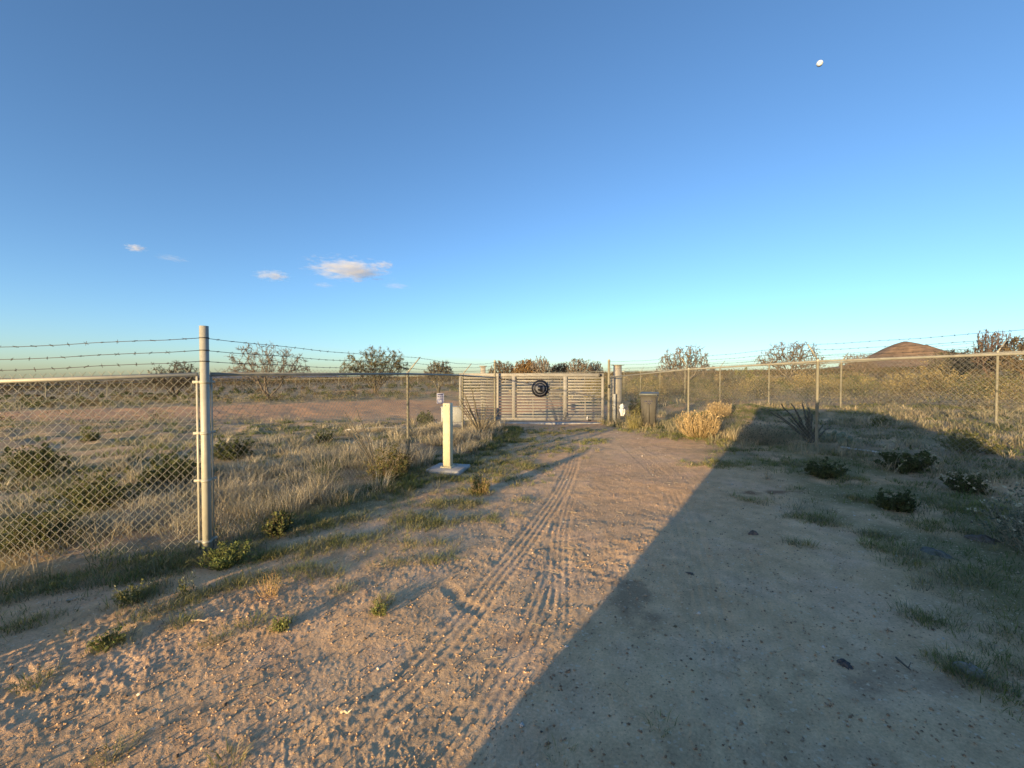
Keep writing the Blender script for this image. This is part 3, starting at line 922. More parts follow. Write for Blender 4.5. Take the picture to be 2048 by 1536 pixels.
STRAW = [(.46, .38, .24), (.40, .33, .21), (.50, .42, .28), (.36, .31, .20), (.30, .27, .18)]
GREY = [(.28, .26, .17), (.23, .23, .14), (.32, .28, .18), (.19, .20, .10)]
GREEN = [(.13, .16, .05), (.16, .19, .06), (.11, .145, .045), (.20, .21, .075)]

# tall dry grass along the left fence
def d1(x, y):
    e = left_edge(y) - x
    f = x - fence_line_x(y)
    a = sstep(.25, .7, e) * np.where(f > 0, 1.0, np.exp(-np.maximum(0, -f - .5) / 1.8)) * (.05 + 1.1 * sstep(.46, .60, fbm(x * 1.4, y * 1.4, 201, 3)))
    nearfence = np.where(y < 3.9, sstep(2.9, 3.5, y), 1)
    return np.clip(a * nearfence, 0, 1) * in_view(x, y) * sstep(14, 12.5, y)
xs, ys = scatter(7000, -9, .5, 2.6, 14, d1)
tufts('dry_grass', 'pale dry grass along the left fence', xs, ys, 36, .08, .36, .0040, [(.62, .54, .38), (.57, .49, .34), (.66, .58, .43)] + STRAW[:3] + GREY[:1], .13, .6)
# grey-green grass behind the left fence
def d2(x, y):
    return in_view(x, y) * (x < fence_line_x(y) - .2) * (y > np.where(x < -2.6, 3.6 + (x + 2.6) * .12, 0)) * (.05 + .95 * sstep(.47, .60, fbm(x * 1.1, y * 1.1, 211, 3))) * (.12 + .88 * sstep(10.5, 6.5, y + .25 * (-x - 3)))
xs, ys = scatter(8000, -17, 0, 3.3, 15.5, d2)
tufts('field_grass', 'grey green grass behind the left fence', xs, ys, 26, .05, .24, .0042, GREY + GREEN + GREEN + [(.46, .38, .24), (.52, .43, .28), (.13, .13, .08)], .11, .55)
# short green weeds on the verges
def d3(x, y):
    m_ = drive_mask(x, y)
    p = sstep(.5, .66, fbm(x * 1.3, y * 1.3, 221, 4))
    return in_view(x, y) * (1 - m_) ** 1.5 * p
xs, ys = scatter(9000, -8, 8, 1.2, 15, d3)
tufts('low_weeds', 'short green weeds on the verges', xs, ys, 20, .03, .10, .0042, GREEN + GREY[:1], .06, .75)
# verge by the near left fence
def d3b(x, y):
    e = left_edge(y) - x
    return in_view(x, y) * sstep(-.25, .25, e) * sstep(1.2, .4, e) * sstep(.32, .52, fbm(x * 1.7, y * 1.7, 227, 3))
xs, ys = scatter(9000, -6, .4, 2.0, 13, d3b)
tufts('verge_grass', 'low green grass along the edge of the drive', xs, ys, 26, .05, .17, .004, [(.19, .22, .06), (.16, .20, .05)] + GREEN + GREY[:2], .07, .7)
# a few sprigs on the drive itself
def d4(x, y):
    return in_view(x, y) * drive_mask(x, y) * .8 * sstep(.46, .68, fbm(x * 1.5, y * 1.5, 231, 3)) * sstep(.5, -1.2, x - left_edge(y) - 1.2)
xs, ys = scatter(7000, -4.5, 2.5, 1.2, 13, d4)
tufts('drive_sprigs', 'small sprigs growing out of the drive', xs, ys, 14, .03, .10, .004, GREEN + STRAW[:2] + [(.24, .24, .08), (.3, .27, .1)], .05, .8)
# patches of grass and weeds that stand out one by one in the mass
PATCH = [(1635, 1040, 60, 12, 60), (1990, 1260, 110, 110, 60), (1960, 1160, 150, 60, 70), (1800, 1108, 60, 18, 60), (1760, 1072, 40, 9, 30), (1700, 908, 70, 7, 50), (2030, 1345, 40, 70, 30),
         (1450, 930, 60, 9, 40), (1560, 925, 70, 12, 60), (1690, 960, 40, 8, 30), (1880, 1010, 60, 10, 40), (1900, 1060, 80, 14, 60), (1720, 1000, 60, 8, 40), (2000, 1030, 60, 20, 60),
         (1330, 1460, 6, 4, 2), (1115, 1512, 5, 4, 1), (1930, 1345, 50, 18, 40), (1490, 1000, 40, 5, 14), (1600, 1090, 30, 6, 12), (1850, 1240, 40, 16, 24),
         (440, 1112, 90, 14, 120), (330, 1132, 90, 14, 120), (540, 1112, 70, 10, 80), (130, 1160, 140, 16, 170), (290, 1185, 50, 12, 50), (860, 1050, 60, 10, 60), (690, 1045, 60, 10, 50), (620, 1010, 90, 18, 90),
         (760, 990, 70, 14, 70), (975, 942, 70, 10, 70), (1020, 908, 60, 10, 60), (1095, 868, 50, 5, 50), (1175, 882, 60, 7, 60), (935, 1010, 40, 7, 30), (600, 1060, 60, 12, 60), (225, 1288, 30, 8, 16),
         (75, 1362, 14, 7, 6), (430, 1278, 16, 6, 6), (20, 1255, 40, 14, 24), (560, 1248, 20, 6, 8), (770, 1205, 20, 8, 8), (640, 1150, 40, 10, 18), (880, 1120, 50, 10, 24), (500, 1250, 20, 6, 6), (780, 1130, 30, 7, 12),
         (690, 1180, 24, 6, 8), (350, 1250, 30, 8, 10), (460, 1520, 14, 8, 3), (215, 1510, 20, 12, 5), (1050, 1000, 30, 6, 10), (1010, 960, 60, 12, 50), (940, 985, 60, 10, 50), (1060, 935, 50, 8, 40), (880, 1010, 70, 10, 60), (820, 1040, 70, 10, 60), (1130, 900, 60, 8, 60), (1160, 862, 60, 5, 60), (1040, 880, 60, 8, 70), (950, 1040, 60, 10, 30), (720, 1080, 90, 14, 60), (640, 1100, 90, 14, 60), (560, 1150, 80, 14, 50), (440, 1180, 80, 14, 50), (330, 1220, 80, 16, 40), (840, 1090, 60, 12, 24), (900, 960, 70, 8, 60), (1000, 925, 70, 8, 70), (1420, 930, 50, 8, 50), (1340, 870, 50, 7, 60), (1430, 880, 60, 9, 70), (1270, 862, 40, 4, 40), (1480, 900, 40, 9, 40)]
px_, py_ = [], []
for (cx_, cy_, rx_, ry_, n_) in PATCH:
    c_ = G(cx_, cy_); ex1 = G(cx_ + rx_, cy_); ey1 = G(cx_, cy_ - ry_); ey0 = G(cx_, cy_ + ry_)
    ax_ = (ex1 - c_).length; ay_ = (ey1 - ey0).length / 2
    q_ = rng.normal(0, .5, (n_, 2)); al = math.atan2(c_.x, c_.y)
    px_ += list(c_.x + q_[:, 0] * ax_ * math.cos(al) + q_[:, 1] * ay_ * math.sin(al)); py_ += list(c_.y - q_[:, 0] * ax_ * math.sin(al) + q_[:, 1] * ay_ * math.cos(al))
tufts('grass_patches', 'green and straw patches of grass on both sides of the drive', np.array(px_), np.array(py_), 24, .025, .105, .004, [(.19, .21, .06), (.24, .25, .08), (.15, .18, .05), (.30, .27, .10), (.36, .30, .15)] + GREY[:2], .06, .7)
# right side, thin mixed grass
def d5(x, y):
    m_ = drive_mask(x, y)
    return in_view(x, y) * (1 - m_) * (x > 2) * (.15 + .85 * sstep(.46, .62, fbm(x * 1.1, y * 1.1, 241, 4)))
xs, ys = scatter(14000, 2, 14, 1.2, 15, d5)
tufts('thin_grass', 'thin low grass right of the drive', xs, ys, 18, .03, .12, .004, GREEN + GREEN[:3] + GREY, .10, .8)
def d5b(x, y):
    fx = np.interp(y, [1.4, 4.35, 7.44, 10.6, 14], [7.2, 6.35, 5.38, 4.43, 3.21])
    near_f = np.exp(-((x - fx - .2) / .8) ** 2)
    return in_view(x, y) * np.clip(near_f + .9 * sstep(.5, .65, fbm(x * .7, y * .7, 251, 3)) * (x > fx), 0, 1) * .8
xs, ys = scatter(4200, 2.8, 16, 4, 16, d5b)
tufts('straw_grass', 'pale straw grass along the right fences', xs, ys, 22, .10, .30, .0042, STRAW + GREY, .10, .5)
# middle distance
def d6(x, y):
    m_ = drive_mask(x, y)
    return np.where(x > 8, .55, 1.0) * in_view(x, y) * (1 - m_) ** 2 * (.2 + .8 * sstep(.42, .6, fbm(x * .22, y * .22, 261, 4)))
xs, ys = scatter(9000, -60, 60, 14.8, 48, d6)
tufts('desert_grass', 'dry tufts over the desert floor behind the gate', xs, ys, 12, .12, .38, .0055, STRAW + GREY + GREEN[:1], .28, .5)

# ---- bushes
def leaf_cloud(P, size, colr, elong=1.8):
    n = len(P)
    d = rng.normal(size=(n, 3)); d[:, 2] = np.abs(d[:, 2]) * .8 + .2; d /= np.linalg.norm(d, axis=1, keepdims=True)
    s_ = np.cross(d, rng.normal(size=(n, 3))); s_ /= np.linalg.norm(s_, axis=1, keepdims=True)
    sz = size * rng.uniform(.6, 1.35, n)[:, None]
    V = np.stack([P, P + s_ * sz * .5 + d * sz * elong * .45, P + d * sz * elong, P - s_ * sz * .5 + d * sz * elong * .5], 1).reshape(-1, 3)
    q = (np.arange(n) * 4)[:, None] + np.array([[0, 1, 2, 3]])
    return V, q, np.repeat(colr, 4, axis=0)

def bush(name, label, cat, base, wd, ht, leafcol, stemcol, nstem=55, nleaf=1500, leaf=.022, group=None, flowers=None, upright=.5, leaf_from=.35, curve=.3, stem_r=.004):
    x0, y0, z0 = base
    r_ = thing(name, label, cat, (x0, y0, z0), 0, group)
    a_ = rng.uniform(0, 2 * np.pi, nstem); u = np.sqrt(rng.uniform(0.02, 1, nstem))
    tx = np.cos(a_) * u * wd / 2; ty = np.sin(a_) * u * wd / 2
    tz = ht * (np.sqrt(np.maximum(.04, 1 - u ** 2 * (1 - upright * .45))) * rng.uniform(.45, 1.12, nstem))
    T = np.stack([tx, ty, tz], 1)
    Bs = np.stack([tx * .12, ty * .12, np.full(nstem, -.03)], 1)
    ns = 5
    P = [Bs]
    for k in range(1, ns + 1):
        t = k / ns
        c = Bs + (T - Bs) * t
        c[:, 2] += -curve * ht * math.sin(math.pi * t) * u * .6
        c += rng.normal(0, .012 * wd, c.shape) * t
        P.append(c)
    A = np.concatenate(P[:-1]); B_ = np.concatenate(P[1:])
    ra = np.concatenate([np.full(nstem, stem_r * (1 - .8 * k / ns)) for k in range(ns)]); rb = np.concatenate([np.full(nstem, stem_r * (1 - .8 * (k + 1) / ns)) for k in range(ns)])
    # side twigs
    nt_ = nstem * 5
    si = rng.integers(0, nstem, nt_); tk = rng.uniform(.35, 1, nt_)
    PA = np.stack(P, 1)
    fl = np.minimum(tk * ns, ns - 1e-4); i0 = fl.astype(int); fr = (fl - i0)[:, None]
    q0 = PA[si, i0] * (1 - fr) + PA[si, i0 + 1] * fr
    dr = rng.normal(size=(nt_, 3)); dr[:, 2] = np.abs(dr[:, 2]) + .3; dr /= np.linalg.norm(dr, axis=1, keepdims=True)
    q1 = q0 + dr * (ht * .22 * rng.uniform(.4, 1, nt_))[:, None]
    A = np.concatenate([A, q0]); B_ = np.concatenate([B_, q1]); ra = np.concatenate([ra, np.full(nt_, stem_r * .4)]); rb = np.concatenate([rb, np.full(nt_, stem_r * .2)])
    v, f = segs_arrays(A, B_, ra, rb, 3)
    sc_ = np.array(stemcol) * rng.uniform(.75, 1.25, (len(A), 1))
    obj('stems', mesh_np('stems', v, [f], False, np.repeat(sc_, 6, axis=0)), M['bark'], r_)
    if nleaf:
        li = rng.integers(0, nt_, nleaf); t = rng.uniform(0, 1.05, nleaf)[:, None]
        lp = q0[li] * (1 - t) + q1[li] * t + rng.normal(0, leaf * .5, (nleaf, 3))
        keep = tk[li] > leaf_from
        lp = lp[keep]
        lc = np.array(leafcol); 
        if lc.ndim == 1: lc = lc[None]
        cc = lc[rng.integers(0, len(lc), len(lp))] * rng.uniform(.65, 1.3, (len(lp), 1))
        V, q, c = leaf_cloud(lp, leaf, cc)
        obj('foliage', mesh_np('foliage', V, [q], False, c), M['leaf'], r_)
    if flowers:
        nf, fc, fs = flowers
        fi = rng.integers(0, nstem, nf)
        fp = PA[fi, ns] + rng.normal(0, wd * .05, (nf, 3)) + np.array([0, 0, .02])
        V, q, c = leaf_cloud(np.repeat(fp, 5, axis=0) + rng.normal(0, fs * .4, (nf * 5, 3)), fs, np.tile(np.array(fc), (nf * 5, 1)), 1.0)
        tag(obj('flowers', mesh_np('flowers', V, [q], False, c), M['leaf'], r_), kind='stuff')
    return r_

def at(px, py, off=0.0):
    p = G(px, py); return (p.x, p.y, float(ground_z(p.x, p.y)[0]) + off)
def size(px, py, wpx, hpx):
    p = G(px, py); return wpx * p.y / F, hpx * p.y / F

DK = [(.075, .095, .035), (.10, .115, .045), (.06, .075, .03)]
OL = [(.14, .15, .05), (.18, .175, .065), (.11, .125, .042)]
BG = 'shrubs around the drive'
def B2(label, px, py, wpx, hpx, lc, stem=(.14, .11, .07), **k):
    wd, ht = size(px, py, wpx, hpx)
    nm = k.pop('name', 'desert_shrub'); cat = k.pop('cat', 'shrub'); grp = k.pop('group', BG)
    return bush(nm, label, cat, at(px, py), wd, ht, lc, stem, group=grp, **k)

# right, in the shade
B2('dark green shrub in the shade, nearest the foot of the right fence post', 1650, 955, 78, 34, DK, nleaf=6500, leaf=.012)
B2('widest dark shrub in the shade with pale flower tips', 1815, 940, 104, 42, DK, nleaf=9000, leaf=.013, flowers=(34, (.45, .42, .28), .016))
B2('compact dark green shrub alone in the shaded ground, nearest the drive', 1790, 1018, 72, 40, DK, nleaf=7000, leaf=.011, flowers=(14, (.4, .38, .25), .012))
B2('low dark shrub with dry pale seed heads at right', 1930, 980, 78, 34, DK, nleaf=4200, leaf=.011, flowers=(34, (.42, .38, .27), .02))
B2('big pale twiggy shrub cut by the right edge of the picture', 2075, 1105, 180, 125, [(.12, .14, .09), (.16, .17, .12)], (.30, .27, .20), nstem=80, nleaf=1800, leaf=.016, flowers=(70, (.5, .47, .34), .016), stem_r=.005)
B2('small green shrub lit at its crown behind the pipe', 1935, 905, 110, 42, OL, nleaf=5500, leaf=.012)
B2('grey green shrub at the edge of the shade by the ocotillo', 1530, 885, 120, 46, [(.16, .15, .10), (.12, .13, .08)], (.28, .24, .17), nstem=110, nleaf=900, leaf=.018, upright=.9)
B2('low green shrub lit behind the prickly pear', 1760, 852, 36, 16, OL, nleaf=900, leaf=.02)
# left, behind the fence
B2('large dark shrub behind the left fence at the picture edge', 62, 958, 135, 66, DK + OL[:1], nleaf=8000, leaf=.017)
B2('dark shrub behind the fence just left of the corner post', 345, 968, 120, 66, DK + OL[:1], nleaf=7500, leaf=.017)
B2('dark round shrub just right of the corner post behind the mesh', 465, 916, 80, 46, DK, nleaf=5000, leaf=.018)
B2('dark shrub low in the grass behind the left mesh', 200, 1010, 170, 70, DK + OL[:2], nleaf=7000, leaf=.015)
B2('dark green shrub at the foot of the left mesh', 90, 1090, 150, 80, DK + OL, nleaf=5500, leaf=.012)
B2('small olive shrub in the field beyond the left fence', 178, 882, 34, 18, OL, nleaf=900, leaf=.03)
B2('dark shrub in the grass between corner post and leaning ocotillo', 560, 1068, 60, 42, DK + OL, nleaf=1300, leaf=.016)
B2('small dark shrub beyond the grass, right of the corner post', 650, 886, 34, 22, DK, nleaf=900, leaf=.03)
B2('dark spiky shrub beyond the fence left of the pedestal', 852, 851, 40, 26, DK, nleaf=1200, leaf=.035)
B2('yellow green shrub at the foot of the leaning ocotillo', 775, 956, 95, 62, OL + [(.18, .15, .05)], (.25, .19, .1), nleaf=1900, leaf=.016, nstem=90)
B2('golden twiggy shrub against the first fence post left of the pedestal', 806, 944, 34, 44, [(.22, .16, .05), (.17, .13, .05)], (.3, .2, .09), nleaf=700, leaf=.014)
B2('small round green shrub with dry base alone on the verge', 960, 986, 42, 38, [(.10, .12, .03), (.13, .14, .04)], (.36, .26, .13), nstem=120, nleaf=1000, leaf=.014, upright=.9)
B2('little flowering weed at the near edge of the left verge', 262, 1205, 60, 40, OL, (.2, .2, .1), nstem=26, nleaf=420, leaf=.010, flowers=(10, (.42, .42, .3), .006), name='flowering_weed', cat='weed', group='weeds on the verge', stem_r=.002)
B2('thin weed with small pale flowers just right of the larger flowering weed', 372, 1192, 44, 40, OL, (.2, .2, .1), nstem=18, nleaf=200, leaf=.008, flowers=(8, (.36, .38, .26), .005), name='flowering_weed', cat='weed', group='weeds on the verge', stem_r=.002)
B2('tuft of straw coloured stalks standing alone on the near drive', 540, 1190, 70, 52, [(.2, .16, .06)], (.40, .27, .13), nstem=34, nleaf=90, leaf=.008, name='dry_weed', cat='weed', group='weeds on the verge', stem_r=.0022)
B2('green weed clump at the foot of the corner post', 455, 1128, 110, 44, GREEN, (.12, .13, .05), nstem=60, nleaf=1300, leaf=.012, name='green_weed', cat='weed', group='weeds on the verge')
B2('yellow green weed in the drive left of the tyre track', 757, 1228, 46, 24, GREEN + [(.2, .19, .06)], (.16, .16, .06), nstem=26, nleaf=300, leaf=.009, name='green_weed', cat='weed', group='weeds on the verge', stem_r=.002)
B2('green weed in the drive below the dry stalk tuft', 560, 1258, 44, 26, GREEN + [(.2, .19, .06)], (.16, .16, .06), nstem=26, nleaf=300, leaf=.009, name='green_weed', cat='weed', group='weeds on the verge', stem_r=.002)
B2('green weed near the lower left of the drive', 218, 1288, 60, 30, GREEN, (.12, .13, .05), nstem=30, nleaf=420, leaf=.009, name='green_weed', cat='weed', group='weeds on the verge', stem_r=.002)
B2('pale straw weed beside the pipe in the shade at right', 1535, 958, 30, 30, [(.2, .18, .1)], (.36, .30, .2), nstem=22, nleaf=40, leaf=.008, name='dry_weed', cat='weed', group='weeds on the verge', stem_r=.0022)

# weeds and bushes by the bin and gate
B2('yellow green weeds between the gate column and the bin', 1268, 858, 40, 42, OL + [(.16, .15, .05)], (.26, .23, .10), nstem=110, nleaf=420, leaf=.016, upright=.9)
B2('dark shrub behind the bin', 1275, 832, 36, 34, DK, nleaf=1500, leaf=.04)

# golden dome of dry stalks
def stalk_dome(label, px, py, wpx, hpx, core=True):
    wd, ht = size(px, py, wpx, hpx)
    b0 = at(px, py)
    r_ = thing('dry_stalk_bush', label, 'bush', b0, 0, 'golden dry bushes by the right fence')
    n = 360
    a_ = rng.uniform(0, 2 * np.pi, n); u = rng.uniform(.05, 1, n) ** .6
    th = ht * rng.uniform(.55, 1.08, n) * (1.0 - .22 * u ** 3)
    ns = 7; P = []
    for k in range(ns + 1):
        t = k / ns
        rr = u * wd / 2 * np.sin(t * math.pi / 2 * .92) ** .8 + .05 * t * t * np.sin(a_ * 3)
        P.append(np.stack([np.cos(a_) * rr, np.sin(a_) * rr, th * (t ** (1 + .9 * u)) - .02], 1) + rng.normal(0, .010, (n, 3)) * t)
    A = np.concatenate(P[:-1]); B_ = np.concatenate(P[1:])
    v, f = segs_arrays(A, B_, .0042, .0036, 3)
    cc = np.array([.40, .30, .16]) * rng.uniform(.5, 1.25, (n, 1)); cc = np.tile(cc, (ns, 1))
    obj('stalks', mesh_np('stalks', v, [f], False, np.repeat(cc, 6, axis=0)), M['bark'], r_)
    tp_ = P[-1]
    V, q, c = leaf_cloud(np.repeat(tp_, 2, axis=0) + rng.normal(0, .015, (n * 2, 3)), .018, np.array([.48, .36, .19]) * rng.uniform(.7, 1.2, (n * 2, 1)), 2.2)
    tag(obj('seed_heads', mesh_np('seed_heads', V, [q], False, c), M['leaf'], r_), kind='stuff')
    if core:
        m_ = rng.integers(0, n, 900); kk = rng.integers(1, 4, 900); lp = np.stack(P, 1)[m_, kk] * np.array([.75, .75, 1.0])
        V, q, c = leaf_cloud(lp, .02, np.array([.12, .12, .04]) * rng.uniform(.7, 1.2, (900, 1)), 2.5)
        obj('foliage', mesh_np('foliage', V, [q], False, c), M['leaf'], r_)
stalk_dome('golden dome of dry stalks by the fence post, right of the bin', 1398, 874, 88, 52)
stalk_dome('smaller golden clump of dry stalks behind the large one', 1441, 843, 46, 28, False)

# ocotillos
def ocotillo(label, px, py, stems, colr=(.13, .115, .085), rad_=.013):
    b0 = at(px, py); d = b0[1]
    r_ = thing('ocotillo', label, 'cactus', b0, 0, 'ocotillos by the fences')
    for (tx, ty) in stems:
        ex_ = (tx - px) * d / F; ez_ = (py - ty) * d / F
        ey_ = random.uniform(-.3, .3) * ez_
        L = math.hypot(ex_, ez_)
        pts = []; n = 9
        for k in range(n + 1):
            t = k / n
            pts.append(Vector((ex_ * t ** 1.15, ey_ * t, ez_ * (t ** .9))) + Vector((random.gauss(0, .008), random.gauss(0, .008), 0)) * (1 if 0 < k < n else 0) + Vector((ex_ * .04 * (1 - t), 0, -.03 * (1 - t))))
        mb = MB().tube(pts, [rad_ * (1.25 - .65 * k / n) for k in range(n + 1)], 6)
        A = []; Bq = []
        for k in range(int(L / .022)):
            t = random.random() * n; i = min(n - 1, int(t)); p = pts[i].lerp(pts[i + 1], t - i)
            dv = Vector((random.gauss(0, 1), random.gauss(0, 1), random.gauss(.4, 1))).normalized() * .028
            A.append(tuple(p)); Bq.append(tuple(p + dv))
        if A: mb.segs(A, Bq, .0028, .001, 3)
        me = mb.mesh('stem')
        col = me.attributes.new('col', 'FLOAT_COLOR', 'POINT'); cv = np.ones((len(me.vertices), 4), np.float32)
        cv[:, :3] = np.array(colr) * random.uniform(.8, 1.25); col.data.foreach_set('color', cv.ravel())
        obj('stem', me, M['bark'], r_)
    return r_
ocotillo('ocotillo with bare spiny wands in front of the gate left side', 962, 872,
         [(916, 792), (910, 808), (921, 770), (928, 790), (945, 775), (950, 800), (966, 806), (944, 774), (984, 826), (985, 830), (1005, 818), (975, 812), (930, 800), (958, 820), (938, 815), (990, 842), (1000, 838), (918, 802)])
ocotillo('small leaning ocotillo in the grass left of the pedestal', 752, 938,
         [(698, 822), (711, 820), (690, 842), (688, 853), (705, 855), (740, 880), (764, 890)], (.11, .10, .08), .010)
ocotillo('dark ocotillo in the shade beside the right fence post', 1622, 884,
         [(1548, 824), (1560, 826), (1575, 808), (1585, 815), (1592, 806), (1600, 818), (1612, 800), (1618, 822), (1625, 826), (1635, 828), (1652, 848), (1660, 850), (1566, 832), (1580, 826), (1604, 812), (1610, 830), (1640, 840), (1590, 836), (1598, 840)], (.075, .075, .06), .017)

# prickly pears
def pear(label, px, py, pads):
    b0 = at(px, py); d = b0[1]
    r_ = thing('prickly_pear', label, 'cactus', b0, 0, 'prickly pears by the right fence')
    for (dx, dz, rx, rz_, tilt) in pads:
        n = 14; v = []
        for k in range(7):
            ph = -math.pi / 2 + math.pi * k / 6
            for j in range(n):
                th = 2 * math.pi * j / n
                v.append((rx * math.cos(ph) * math.cos(th), .028 * math.cos(ph) ** .6 * math.sin(th), rz_ * math.sin(ph) * (1.0 if ph > 0 else 1.05)))
        v = np.array(v); c, s = math.cos(tilt), math.sin(tilt)
        a2 = random.uniform(-.7, .7)
        v = v @ np.array([[math.cos(a2), math.sin(a2), 0], [-math.sin(a2), math.cos(a2), 0], [0, 0, 1]])
        v = v @ np.array([[c, 0, -s], [0, 1, 0], [s, 0, c]]) + np.array([dx, random.uniform(-.06, .06), dz])
        q = [(i * n + j, i * n + (j + 1) % n, (i + 1) * n + (j + 1) % n, (i + 1) * n + j) for i in range(6) for j in range(n)]
        mb = MB(); mb.add(v, [q]); mb.build('pad', M['cactus'], r_, True)
pear('dark prickly pear pads in the shade behind the pipe', 1668, 880, [(-.08, .06, .09, .07, .2), (.06, .07, .10, .075, -.3), (.0, .15, .08, .06, .5), (.16, .12, .07, .055, -.5), (-.16, .05, .07, .05, .6)])
pear('single upright prickly pear by the end of the pale pipe', 1692, 892, [(0, .07, .085, .085, 0), (.03, .16, .06, .05, .3)])

# ---- trees
def colonize(seed, leaders, nattr):
    """branches growing towards points spread through a dome; unit radius and height"""
    g = np.random.default_rng(seed)
    A = g.uniform(-1, 1, (nattr * 6, 3)); A[:, 2] = (A[:, 2] + 1) / 2
    rho = np.hypot(A[:, 0], A[:, 1])
    lump = fbm(A[:, 0] * 2.2 + seed, A[:, 1] * 2.2 + A[:, 2] * 3, seed, 3)
    top = np.sqrt(np.maximum(0, 1 - (rho * .98) ** 2.4)) * (.62 + .75 * lump)
    low = .24 + .22 * rho + .25 * (lump - .5)
    A = A[(A[:, 2] < top) & (A[:, 2] > low) & (rho < .72 + .55 * lump)][:nattr]
    N = [np.array([0, 0, -.03])]; par = [-1]
    for k in range(leaders):
        a_ = 2 * math.pi * (k + g.uniform(0, .6)) / leaders; cur = 0; p = N[0]
        dr = np.array([math.cos(a_) * g.uniform(.25, .6), math.sin(a_) * g.uniform(.25, .6), 1.0]); dr /= np.linalg.norm(dr)
        for j in range(4):
            p = p + dr * .06 + g.normal(0, .008, 3); N.append(p); par.append(cur); cur = len(N) - 1
            dr = dr + np.array([math.cos(a_), math.sin(a_), 0]) * .16; dr /= np.linalg.norm(dr)
    D = .045
    NA = np.array(N); dist = np.linalg.norm(A[:, None] - NA[None], axis=2); bi = dist.argmin(1); bd = dist.min(1)
    for it in range(60):
        act = bd < (.9 if it < 12 else .35)
        if not act.any(): break
        v = A[act] - NA[bi[act]]; v /= np.maximum(np.linalg.norm(v, axis=1, keepdims=True), 1e-6)
        acc = np.zeros_like(NA); np.add.at(acc, bi[act], v)
        src = np.unique(bi[act]); d_ = acc[src]; d_ /= np.maximum(np.linalg.norm(d_, axis=1, keepdims=True), 1e-6)
        d_ = d_ + g.normal(0, .28, d_.shape); d_ /= np.linalg.norm(d_, axis=1, keepdims=True)
        new = NA[src] + d_ * D
        base = len(NA); NA = np.concatenate([NA, new]); par += list(src)
        dn = np.linalg.norm(A[:, None] - new[None], axis=2); j = dn.argmin(1); m_ = dn.min(1) < bd
        bi = np.where(m_, base + j, bi); bd = np.where(m_, dn.min(1), bd)
        k = bd > .055
        A = A[k]; bi = bi[k]; bd = bd[k]
        if len(A) == 0 or len(NA) > 3500: break
    par = np.array(par)
    n = len(NA); child = np.zeros(n, int); np.add.at(child, par[1:], 1)
    w_ = np.zeros(n)
    for i in range(n - 1, 0, -1):
        if w_[i] == 0: w_[i] = 1
        w_[par[i]] += w_[i]
    rad_ = w_ ** .42
    S = np.stack([NA[par[1:]], NA[1:]], 1); rs = np.stack([rad_[1:], rad_[1:]], 1)
    rs[:, 0] = np.minimum(rad_[par[1:]], rad_[1:] * 1.35)
    # fine twigs off the outer wood
    thin = np.where(w_[1:] < 14)[0]; m_ = g.choice(thin, min(len(thin) * 2, 3600))
    t = g.uniform(0, 1, (len(m_), 1)); q0 = S[m_, 0] * (1 - t) + S[m_, 1] * t
    dr = S[m_, 1] - S[m_, 0]; dr /= np.linalg.norm(dr, axis=1, keepdims=True)
    dr = dr + g.normal(0, .75, dr.shape) + np.array([0, 0, .15]); dr /= np.linalg.norm(dr, axis=1, keepdims=True)
    q1 = q0 + dr * g.uniform(.03, .085, (len(m_), 1))
    S = np.concatenate([S, np.stack([q0, q1], 1)]); rs = np.concatenate([rs, np.full((len(m_), 2), .7)])
    big = np.concatenate([w_[1:] > 60, np.zeros(len(m_), bool)])
    return S, rs, big

def tree(name, label, px, py, wpx, hpx, leafcol=None, nleaf=0, leaf=.05, barkcol=(.10, .082, .062), seed=1, leaders=4, depth=6, d=None, group='desert trees beyond the fences', nattr=650, twig=.006):
    rnd = random.Random(seed)
    if d is None:
        b0 = at(px, py)
    else:
        x = (px - 1024) / F * d; b0 = (x, d, gz(x, d) - .05)
    wd, ht = wpx * b0[1] / F, hpx * b0[1] / F
    S, rs, isbig = colonize(seed, leaders, nattr)
    S = S * np.array([wd / 2, wd / 2, ht])
    rs = np.maximum(rs * twig, twig)
    r_ = thing(name, label, 'tree', b0, 0, group)
    for nm, sel, sd in (('trunk', isbig, 7), ('crown', ~isbig, 3)):
        v, f = segs_arrays(S[sel, 0], S[sel, 1], rs[sel, 0], rs[sel, 1], sd)
        cc = np.array(barkcol) * rng.uniform(.75, 1.3, (int(sel.sum()), 1)) * (1.0 if nm == 'trunk' else 1.3)
        obj(nm, mesh_np(nm, v, [f], False, np.repeat(cc, 2 * sd, axis=0)), M['bark'], r_)
    if nleaf:
        T = S[rs[:, 1] < twig * 2.2]; k = rng.integers(0, len(T), nleaf); t = rng.uniform(0, 1, nleaf)[:, None]
        lp = T[k, 0] * (1 - t) + T[k, 1] * t + rng.normal(0, leaf, (nleaf, 3))
        lc = np.array(leafcol); cc = lc[rng.integers(0, len(lc), nleaf)] * rng.uniform(.65, 1.3, (nleaf, 1))
        V, q, c = leaf_cloud(lp, leaf, cc, 1.5)
        obj('foliage', mesh_np('foliage', V, [q], False, c), M['leaf'], r_)
    return r_
RB = [(.155, .115, .065), (.18, .14, .08), (.13, .105, .065)]
tree('mesquite_tree', 'bare spreading mesquite inside the left fence, widest of the leafless trees', 537, 800, 178, 112, seed=3, leaders=4, depth=5, barkcol=(.105, .088, .07), twig=.011)
tree('palo_verde_tree', 'green leafy tree with two crowns behind the left fence', 750, 786, 156, 92, [(.11, .12, .045), (.14, .14, .06), (.09, .10, .04)], 6500, .065, seed=8, leaders=4, depth=5, barkcol=(.10, .08, .05), twig=.012)
